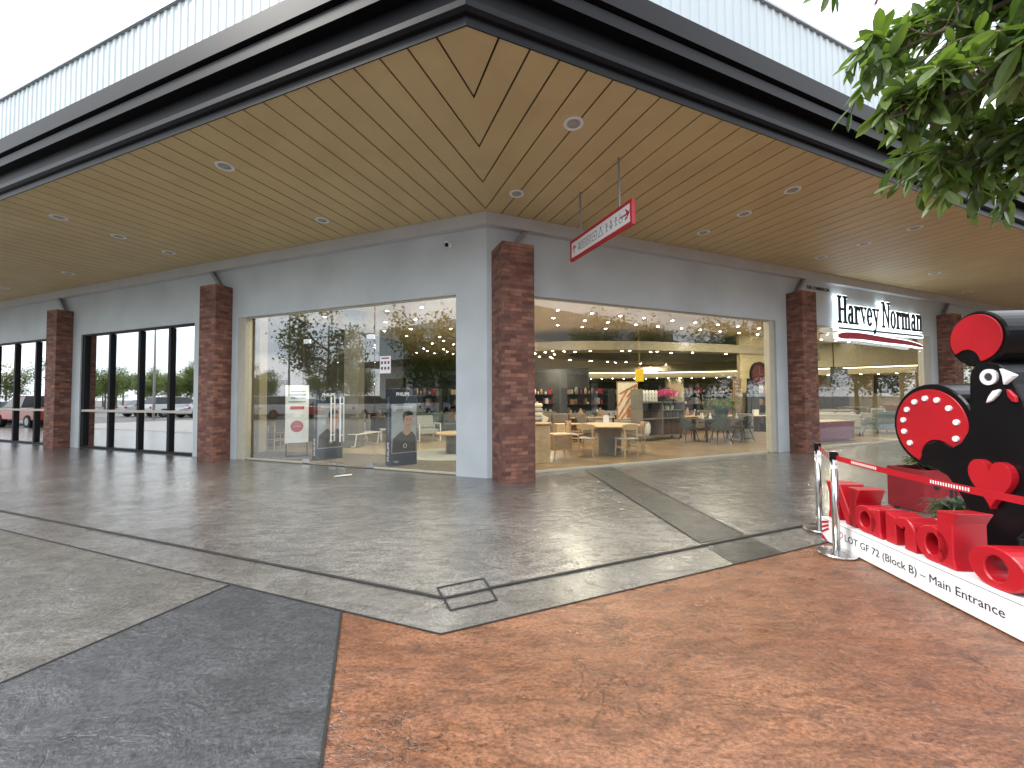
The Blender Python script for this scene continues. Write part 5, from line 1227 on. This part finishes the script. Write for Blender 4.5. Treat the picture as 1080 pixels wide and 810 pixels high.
# lit screens and cove on the far wall of the right shop
for (u, z, w_, lab) in [(21.0, 1.95, 1.5, 'small lit screen hanging behind the lounge furniture in right shop'), (25.3, 1.6, 2.4, 'large dark picture screen hanging at right of the right shop')]:
    F = frame(off('R', u, -5.2, z), dR, nR); t = thing('wall_screen', lab, 'screen', tuple(off('R', u, -5.2, z)))
    b = MB(F); b.box(-w_ / 2, w_ / 2, -.04, 0, 0, 1.0); b.build('casing', 'blk', t)
    b = MB(F); b.box(-w_ / 2 + .3, w_ / 2 - .05, .001, .004, .2, .9); b.build('display', 'screen' if u < 20 else 'navywall', t)
    b = MB(F); b.cyl((-w_ / 3, -.02, 1.0), (-w_ / 3, -.02, CE - z), .02, seg=6); b.cyl((w_ / 3, -.02, 1.0), (w_ / 3, -.02, CE - z), .02, seg=6); b.build('ceiling_rod', 'frame', t)
t = thing('far_counter', 'long pale back counter with dark fronts in right shop', 'counter', tuple(off('R', 20, -10.9, FZ))); F = frame(off('R', 20, -11.2, FZ), dR, nR)
b = MB(F); b.box(-5, 7, -.3, .3, 0, 1.05); b.build('front', 'shelfg', t); b = MB(F); b.box(-5.02, 7.02, -.32, .32, 1.05, 1.10); b.build('top', 'dark', t)

# ================================================================== TREES, CARS AND BLOCKS ACROSS THE CAR PARK (seen mirrored in the glass)
def street_tree(seed, h_, r, nleaf, leaf=.22):
    rg = random.Random(seed); t = thing('street_tree', 'tree', 'tree')
    b = MB(); b.tube([(0, 0, 0), (.05, .02, h_ * .3), (-.03, .06, h_ * .55), (.0, 0, h_ * .85)], .13, 9, .03); b.build('trunk', 'bark', t)
    b = MB(); cl_ = []
    for i in range(17):
        a = rg.uniform(0, 6.283); z0 = h_ * rg.uniform(.32, .7); L_ = r * rg.uniform(.5, 1); z1 = z0 + L_ * rg.uniform(.3, .9)
        e = Vector((L_ * math.cos(a), L_ * math.sin(a), min(z1, h_))); b.tube([(0, 0, z0), tuple(e * .5 + Vector((0, 0, z0 * .45))), tuple(e)], .045, 5, .012); cl_.append(e)
        cl_.append(e * .6 + Vector((rg.uniform(-.3, .3), rg.uniform(-.3, .3), .3 * h_ * rg.random())))
    cl_.append(Vector((0, 0, h_ * .95))); b.build('limbs', 'bark', t)
    b = MB()
    for i in range(nleaf):
        c = rg.choice(cl_); p = c + Vector((rg.gauss(0, 1), rg.gauss(0, 1), rg.gauss(0, .8))) * r * .17; leafquad(b, p, rg, leaf)
    b.build('crown', 'leafs', t); return t
GZ = -.06
tA = street_tree(1, 6.6, 2.1, 5200, .20); tB = street_tree(2, 6.0, 2.4, 5200, .20)
trees = [(-17.6, 3.1, 0, 'nearest car park edge tree left of the plaza'), (-11.8, -.3, 1, 'tree on the plaza left behind the photographer'), (14.6, 2.0, 1, 'tree on the plaza right of the red letter sign'), (17.6, 7.4, 0, 'tree in front of the right shop windows'), (21.6, 3.4, 1, 'tree beyond the plaza on the right'), (26, 12, 0, 'tree at the far right end of the shop')]
first = {0: True, 1: True}
for (x, y, k, lab) in trees:
    place(tA if k == 0 else tB, first[k], (x, y, GZ if abs(x) > 27 else -.004), x, lab, 'street trees around the shop'); first[k] = False
rg = random.Random(11); i = 0
for k in range(26):
    u = 14 + k * 3.4 + rg.uniform(-1, 1); n = 33 + rg.uniform(-3, 6) + max(0, (40 - u) * .1)
    p = off('L', u, n, GZ); place(tA if k % 2 else tB, False, tuple(p), rg.uniform(0, 6), 'green tree in the row beyond the car park', 'row of trees beyond the car park', rg.uniform(.8, 1.15))
for k in range(12):
    p = off('L', 62 + rg.uniform(-2, 6), 2 + k * 3.2, GZ); place(tA if k % 2 else tB, False, tuple(p), rg.uniform(0, 6), 'green tree at the far left end of the car park', 'trees at the far left of the car park', rg.uniform(.8, 1.1))

for k in range(11):  # added tree row, keeps the reflection in the right shop glass dark
    place(tA if k % 2 else tB, False, (33 + rg.uniform(-2, 4) + .2 * k, -3 + k * 2.7, GZ), rg.uniform(0, 6), 'green tree added out of frame to darken the right window reflection', 'trees added out of frame to darken the right window reflection', rg.uniform(.95, 1.25))
def car(kind, paint):
    t = thing('parked_car', 'car', 'car'); L_ = 4.6 if kind != 'pickup' else 5.2; w_ = .9
    if kind == 'pickup': low = [(-2.6, .45), (2.55, .45), (2.6, .75), (2.5, 1.02), (1.35, 1.12), (-2.55, 1.12), (-2.62, .8)]; cab = [(-.75, 1.12), (1.35, 1.12), (.70, 1.72), (-.65, 1.74)]
    elif kind == 'suv': low = [(-2.25, .40), (2.2, .40), (2.3, .7), (2.2, .98), (1.2, 1.08), (-2.2, 1.1), (-2.3, .8)]; cab = [(-2.1, 1.1), (1.25, 1.08), (.55, 1.66), (-1.85, 1.68)]
    else: low = [(-2.25, .30), (2.2, .30), (2.28, .6), (2.1, .82), (1.1, .92), (-1.7, .95), (-2.2, .92), (-2.3, .6)]; cab = [(-1.75, .94), (1.15, .92), (.4, 1.40), (-1.15, 1.42)]
    def body(poly, y, ins, name, mat, par):
        b = MB(); n = len(poly); zt = max(z for _, z in poly); zb = min(z for _, z in poly)
        pts = []
        for s_ in (-1, 1):
            for x, z in poly: pts.append((x, s_ * (y - ins * (z - zb) / max(.01, zt - zb)), z))
        b.faces(pts, [tuple(range(n)), tuple(reversed(range(n, 2 * n)))] + [(i, n + i, n + (i + 1) % n, (i + 1) % n) for i in range(n)])
        return b.build(name, mat, par, bevel=.03, seg=2)
    bd_ = body(low, w_, .04, 'body', paint, t)
    body(cab, w_ - .05, .20, 'cabin', 'carglass', t)
    zt = max(z for _, z in cab); xs_ = [x for x, z in cab if z > zt - .1]
    b = MB(); b.box(min(xs_) + .02, max(xs_) - .02, -(w_ - .24), w_ - .24, zt - .01, zt + .025); b.build('roof', paint, t, bevel=.01)
    for sx in (-1, 1):
        for sy in (-1, 1):
            r_ = .36 if kind != 'sedan' else .32; x = sx * L_ * .31
            b = MB(); b.cyl((x, sy * (w_ - .20), r_), (x, sy * (w_ + .02), r_), r_, seg=24); wh = b.build('wheel', 'tyre', t)
            b = MB(); b.cyl((x, sy * (w_ + .005), r_), (x, sy * (w_ + .03), r_), r_ * .6, seg=18); b.build('rim', 'silver', wh)
    for sy in (-1, 1):
        b = MB(); b.box(L_ / 2 - .13, L_ / 2 + .02, sy * .62 - .14, sy * .62 + .14, .66, .80); b.build('headlight', 'white', t, bevel=.01)
        b = MB(); b.box(-L_ / 2 - .03, -L_ / 2 + .1, sy * .7 - .1, sy * .7 + .1, .75, .92); b.build('tail_light', 'inkred', t, bevel=.01)
    return t
ang = math.atan2(dL.y, dL.x)
def pcar(proto, u, n, a, lab, first=False): place(proto, first, tuple(off('L', u, n, GZ)), ang + a, lab)
pk = car('pickup', 'carred'); pcar(pk, 30.5, 4.6, 0, 'orange red pickup parked near the left end of the shop', True)
sv = car('suv', 'carwhite'); sl = car('sedan', 'carsilver'); rd = car('sedan', 'carred')
pcar(sv, 24.0, 15.0, R(90), 'white suv parked nose out in the car park, first of the row', True); pcar(sl, 27.0, 15.2, R(90), 'silver sedan parked beside the first white suv', True)
pcar(sv, 30.2, 15.0, R(90), 'second white suv in the car park row'); pcar(sl, 33.2, 15.3, R(-90), 'silver sedan parked tail out after the second suv')
pcar(sv, 36.5, 15.0, R(90), 'third white suv in the car park row'); pcar(rd, 21.0, 17.0, R(80), 'orange red sedan at the near end of the car park row', True)
pcar(sv, 18.0, 17.5, R(90), 'white suv left of the orange red sedan'); pcar(sl, 40, 15, R(90), 'silver sedan at the far end of the car park row')
pcar(sl, 36, 5.0, 0, 'silver sedan parked behind the orange red pickup'); pcar(sv, 15.5, 22, R(90), 'white suv parked in the second row near the trees'); pcar(sl, 22.5, 24, R(90), 'silver sedan parked in the second row near the trees')
# bay lines
b = MB(FL)
for k in range(12): b.box(16 + k * 3.05, 16.1 + k * 3.05, 12.6, 17.5, -.062, -.056)
tag(rooted(b, 'bay_lines', 'line', (0, 0, 0)), kind='structure')
# lamp posts
lp = thing('street_lamp', 'l', 'street lamp')
b = MB(); b.cyl((0, 0, 0), (0, 0, 8.2), .09, .05, 12); b.build('pole', 'steel', lp)
b = MB(); b.tube([(0, 0, 8.1), (.9, 0, 8.45), (1.5, 0, 8.5)], .03, 6); b.tube([(0, 0, 8.1), (-.9, 0, 8.45), (-1.5, 0, 8.5)], .03, 6); b.build('arm', 'steel', lp)
for s_ in (-1, 1): b = MB(); b.box(s_ * 1.7 - .3, s_ * 1.7 + .3, -.12, .12, 8.45, 8.55); b.build('lamp_head', 'steel', lp, bevel=.02)
for i, (x, y, lab) in enumerate([(-35.5, 8.4, 'twin armed street lamp in the middle of the car park'), (-28.4, 1.4, 'twin armed street lamp at the near side of the car park'), (-52, 12, 'twin armed street lamp at the far side of the car park')]):
    place(lp, i == 0, (x, y, GZ), .5 * i, lab)
# two blocks with white ribbed upper walls on the other sides of the plaza
def block(x0, x1, y0, y1, lab, rz, px_, py_):
    t = thing('retail_block', lab, 'building', (px_, py_, 0), rz); F = T(px_, py_, 0) @ RZ(rz)
    b = MB(F); b.box(x0, x1, y0, y1, 0, 4.6); b.build('lower_wall', 'cornice', t)
    b = MB(F); b.box(x0 - 1.6, x1 + 1.6, y0 - 1.6, y1 + 1.6, 4.6, 5.1); b.build('canopy_band', 'fascia', t)
    b = MB(F); b.box(x0, x1, y0, y1, 5.1, 8.6); k = x0
    while k < x1: b.box(k, k + .12, y1, y1 + .06, 5.1, 8.6); b.box(k, k + .12, y0 - .06, y0, 5.1, 8.6); k += .35
    k = y0
    while k < y1: b.box(x0 - .06, x0, k, k + .12, 5.1, 8.6); b.box(x1, x1 + .06, k, k + .12, 5.1, 8.6); k += .35
    b.build('ribbed_wall', 'clad', t)
    b = MB(F)
    k = x0 + 1
    while k < x1 - 3: b.box(k, k + 3, y1, y1 + .05, .1, 3.4); b.box(k, k + 3, y0 - .05, y0, .1, 3.4); k += 4
    b.build('shop_windows', 'carglass', t)
block(0, 22, -9, 0, 'retail block with white ribbed upper wall behind the plaza on the left', R(-8), -33, -9)
block(0, 26, -10, 0, 'retail block with white ribbed upper wall across the plaza on the right', R(6), 12, -7.5)

# ================================================================== FOREGROUND TREE (right), branches reaching into the picture
ft = thing('broadleaf_tree', 'broad leaved green tree overhanging the plaza at upper right', 'tree', (4.6, .7, 0))
rg = random.Random(17)
b = MB(); b.tube([(4.6, .7, 0), (4.55, .72, 1.2), (4.5, .8, 2.3), (4.42, .9, 3.4), (4.3, 1.1, 4.6), (4.3, 1.2, 5.6)], .15, 14, .07); b.build('trunk', 'bark', ft, smooth=True)
lf = MB(); br = MB()
def leaf(p, dirv, L_, up, free=False):
    if outside(p) and not free: return
    d_ = dirv.normalized(); s_ = d_.cross(up).normalized() * L_ * .165; n_ = s_.cross(d_).normalized()
    c = [(0, 0), (.22, .75), (.52, 1.0), (.80, .72), (1, 0)]; pts = []; bend = rg.uniform(.02, .16) * L_
    for t_, w_ in c: pts.append(p + d_ * L_ * t_ - n_ * bend * t_ * t_)
    lft = [pts[i] + s_ * c[i][1] + n_ * L_ * .045 * c[i][1] for i in range(1, 4)]; rgt = [pts[i] - s_ * c[i][1] + n_ * L_ * .045 * c[i][1] for i in range(1, 4)]
    V = [pts[0], pts[1], pts[2], pts[3], pts[4]] + lft + rgt
    lf.faces(V, [(0, 1, 5), (1, 2, 6, 5), (2, 3, 7, 6), (3, 4, 7), (0, 8, 1), (1, 8, 9, 2), (2, 9, 10, 3), (3, 10, 4)])
def outside(p, m=0): return p.x < 3.4 and (p.z < 3.42 - m - .84 * (p.x - 1.88) or p.z < 2.62 - m or p.x < 1.84 - m + .50 * (p.z - 3.3))
def twig(p0, p1, nl, L0=.165, droop=.12):
    p0 = Vector(p0); p1 = Vector(p1); pts = []
    for _ in range(8):
        if outside(p1, -.05): p1 = p0.lerp(p1, .8)
    if outside(p0, -.03): return
    for i in range(7):
        t_ = i / 6; pts.append(p0.lerp(p1, t_) + Vector((rg.uniform(-.02, .02), rg.uniform(-.02, .02), droop * math.sin(t_ * math.pi * .9) )))
    br.tube(pts, .008, 5, .003)
    for i in range(nl):
        t_ = .18 + .82 * (i + rg.random()) / nl; k_ = min(5, int(t_ * 6)); q = pts[k_].lerp(pts[k_ + 1], t_ * 6 - k_)
        ax = (pts[k_ + 1] - pts[k_]).normalized()
        dv_ = (ax * rg.uniform(.3, 1.0) + Vector((rg.gauss(0, .55), rg.gauss(0, .55), rg.gauss(-.35, .45))))
        leaf(q, dv_, L0 * rg.uniform(.65, 1.2), Vector((rg.gauss(0, .4), rg.gauss(0, .4), 1)))
# limbs: end points in metres (x, y, z)
limbs = [((4.45, .9, 3.2), (2.2, 2.25, 3.15)), ((4.4, 1.0, 3.6), (2.45, 2.5, 3.75)), ((4.5, .8, 2.9), (2.9, 2.5, 3.0)), ((4.35, 1.1, 4.2), (2.3, 2.3, 4.35)), ((4.45, .9, 3.0), (3.1, 2.7, 3.1)), ((4.4, .95, 3.4), (2.9, 2.1, 3.5)), ((4.35, 1.0, 4.4), (3.4, 2.8, 4.3)), ((4.45, .85, 3.1), (3.3, 2.2, 2.95)), ((4.4, 1.0, 3.8), (2.75, 2.35, 3.95)), ((4.4, 1.0, 3.6), (3.1, 2.3, 3.75)), ((4.4, 1.0, 3.3), (2.6, 2.2, 3.3)), ((4.3, 1.1, 4.6), (5.2, 2.0, 5.2)), ((4.3, 1.1, 4.7), (5.6, -.2, 5.2)), ((4.3, 1.1, 5.0), (3.9, 0.0, 5.6)), ((4.4, 1.0, 4.0), (4.2, 2.6, 4.0))]
for (a, c) in limbs:
    a = Vector(a); c = Vector(c); m1 = a.lerp(c, .5) + Vector((0, 0, .12)); br.tube([a, a.lerp(c, .25) + Vector((0, 0, .09)), m1, a.lerp(c, .75) + Vector((0, 0, .09)), c], .035, 7, .010)
    for i in range(27):
        t_ = rg.uniform(.4, 1.0); q = a.lerp(c, t_) + Vector((0, 0, .1 * math.sin(t_ * 3.1))); d_ = (c - a).normalized() * rg.uniform(.1, .5) + Vector((rg.gauss(-.08, .26), rg.gauss(.0, .26), rg.gauss(-.10, .24)))
        twig(q, q + d_ * .6, 17)
for (a, c, n_) in [((2.5, 2.5, 3.7), (2.06, 2.35, 3.50), 14), ((2.4, 2.3, 3.45), (1.98, 2.25, 3.38), 20), ((2.5, 2.35, 3.35), (2.12, 2.25, 3.24), 16), ((2.6, 2.4, 3.2), (2.35, 2.3, 3.02), 14), ((2.9, 2.5, 3.1), (2.6, 2.4, 2.82), 16), ((3.1, 2.5, 3.0), (2.9, 2.4, 2.76), 16), ((3.3, 2.5, 3.0), (3.1, 2.6, 2.74), 18), ((3.4, 2.7, 2.95), (3.35, 2.65, 2.72), 18), ((3.2, 2.3, 2.95), (2.95, 2.25, 2.70), 16), ((2.2, 2.3, 3.9), (1.98, 2.25, 3.84), 5), ((2.3, 2.3, 3.6), (1.9, 2.25, 3.46), 16)]:
    twig(a, c, n_)
br.tube([Vector((2.35, 2.3, 4.15)), Vector((2.1, 2.28, 4.02)), Vector((1.90, 2.26, 3.93))], .006, 5, .003)
for dx, dz in ((-.35, -1), (.25, -1), (-.8, -.3), (.05, -.9)): leaf(Vector((1.90 + .05 * dx, 2.26, 3.93)), Vector((dx, .1, dz)), .13, Vector((.3, -.8, .4)), True)
lf.build('foliage', 'leaf', ft); br.build('branches', 'bark', ft)
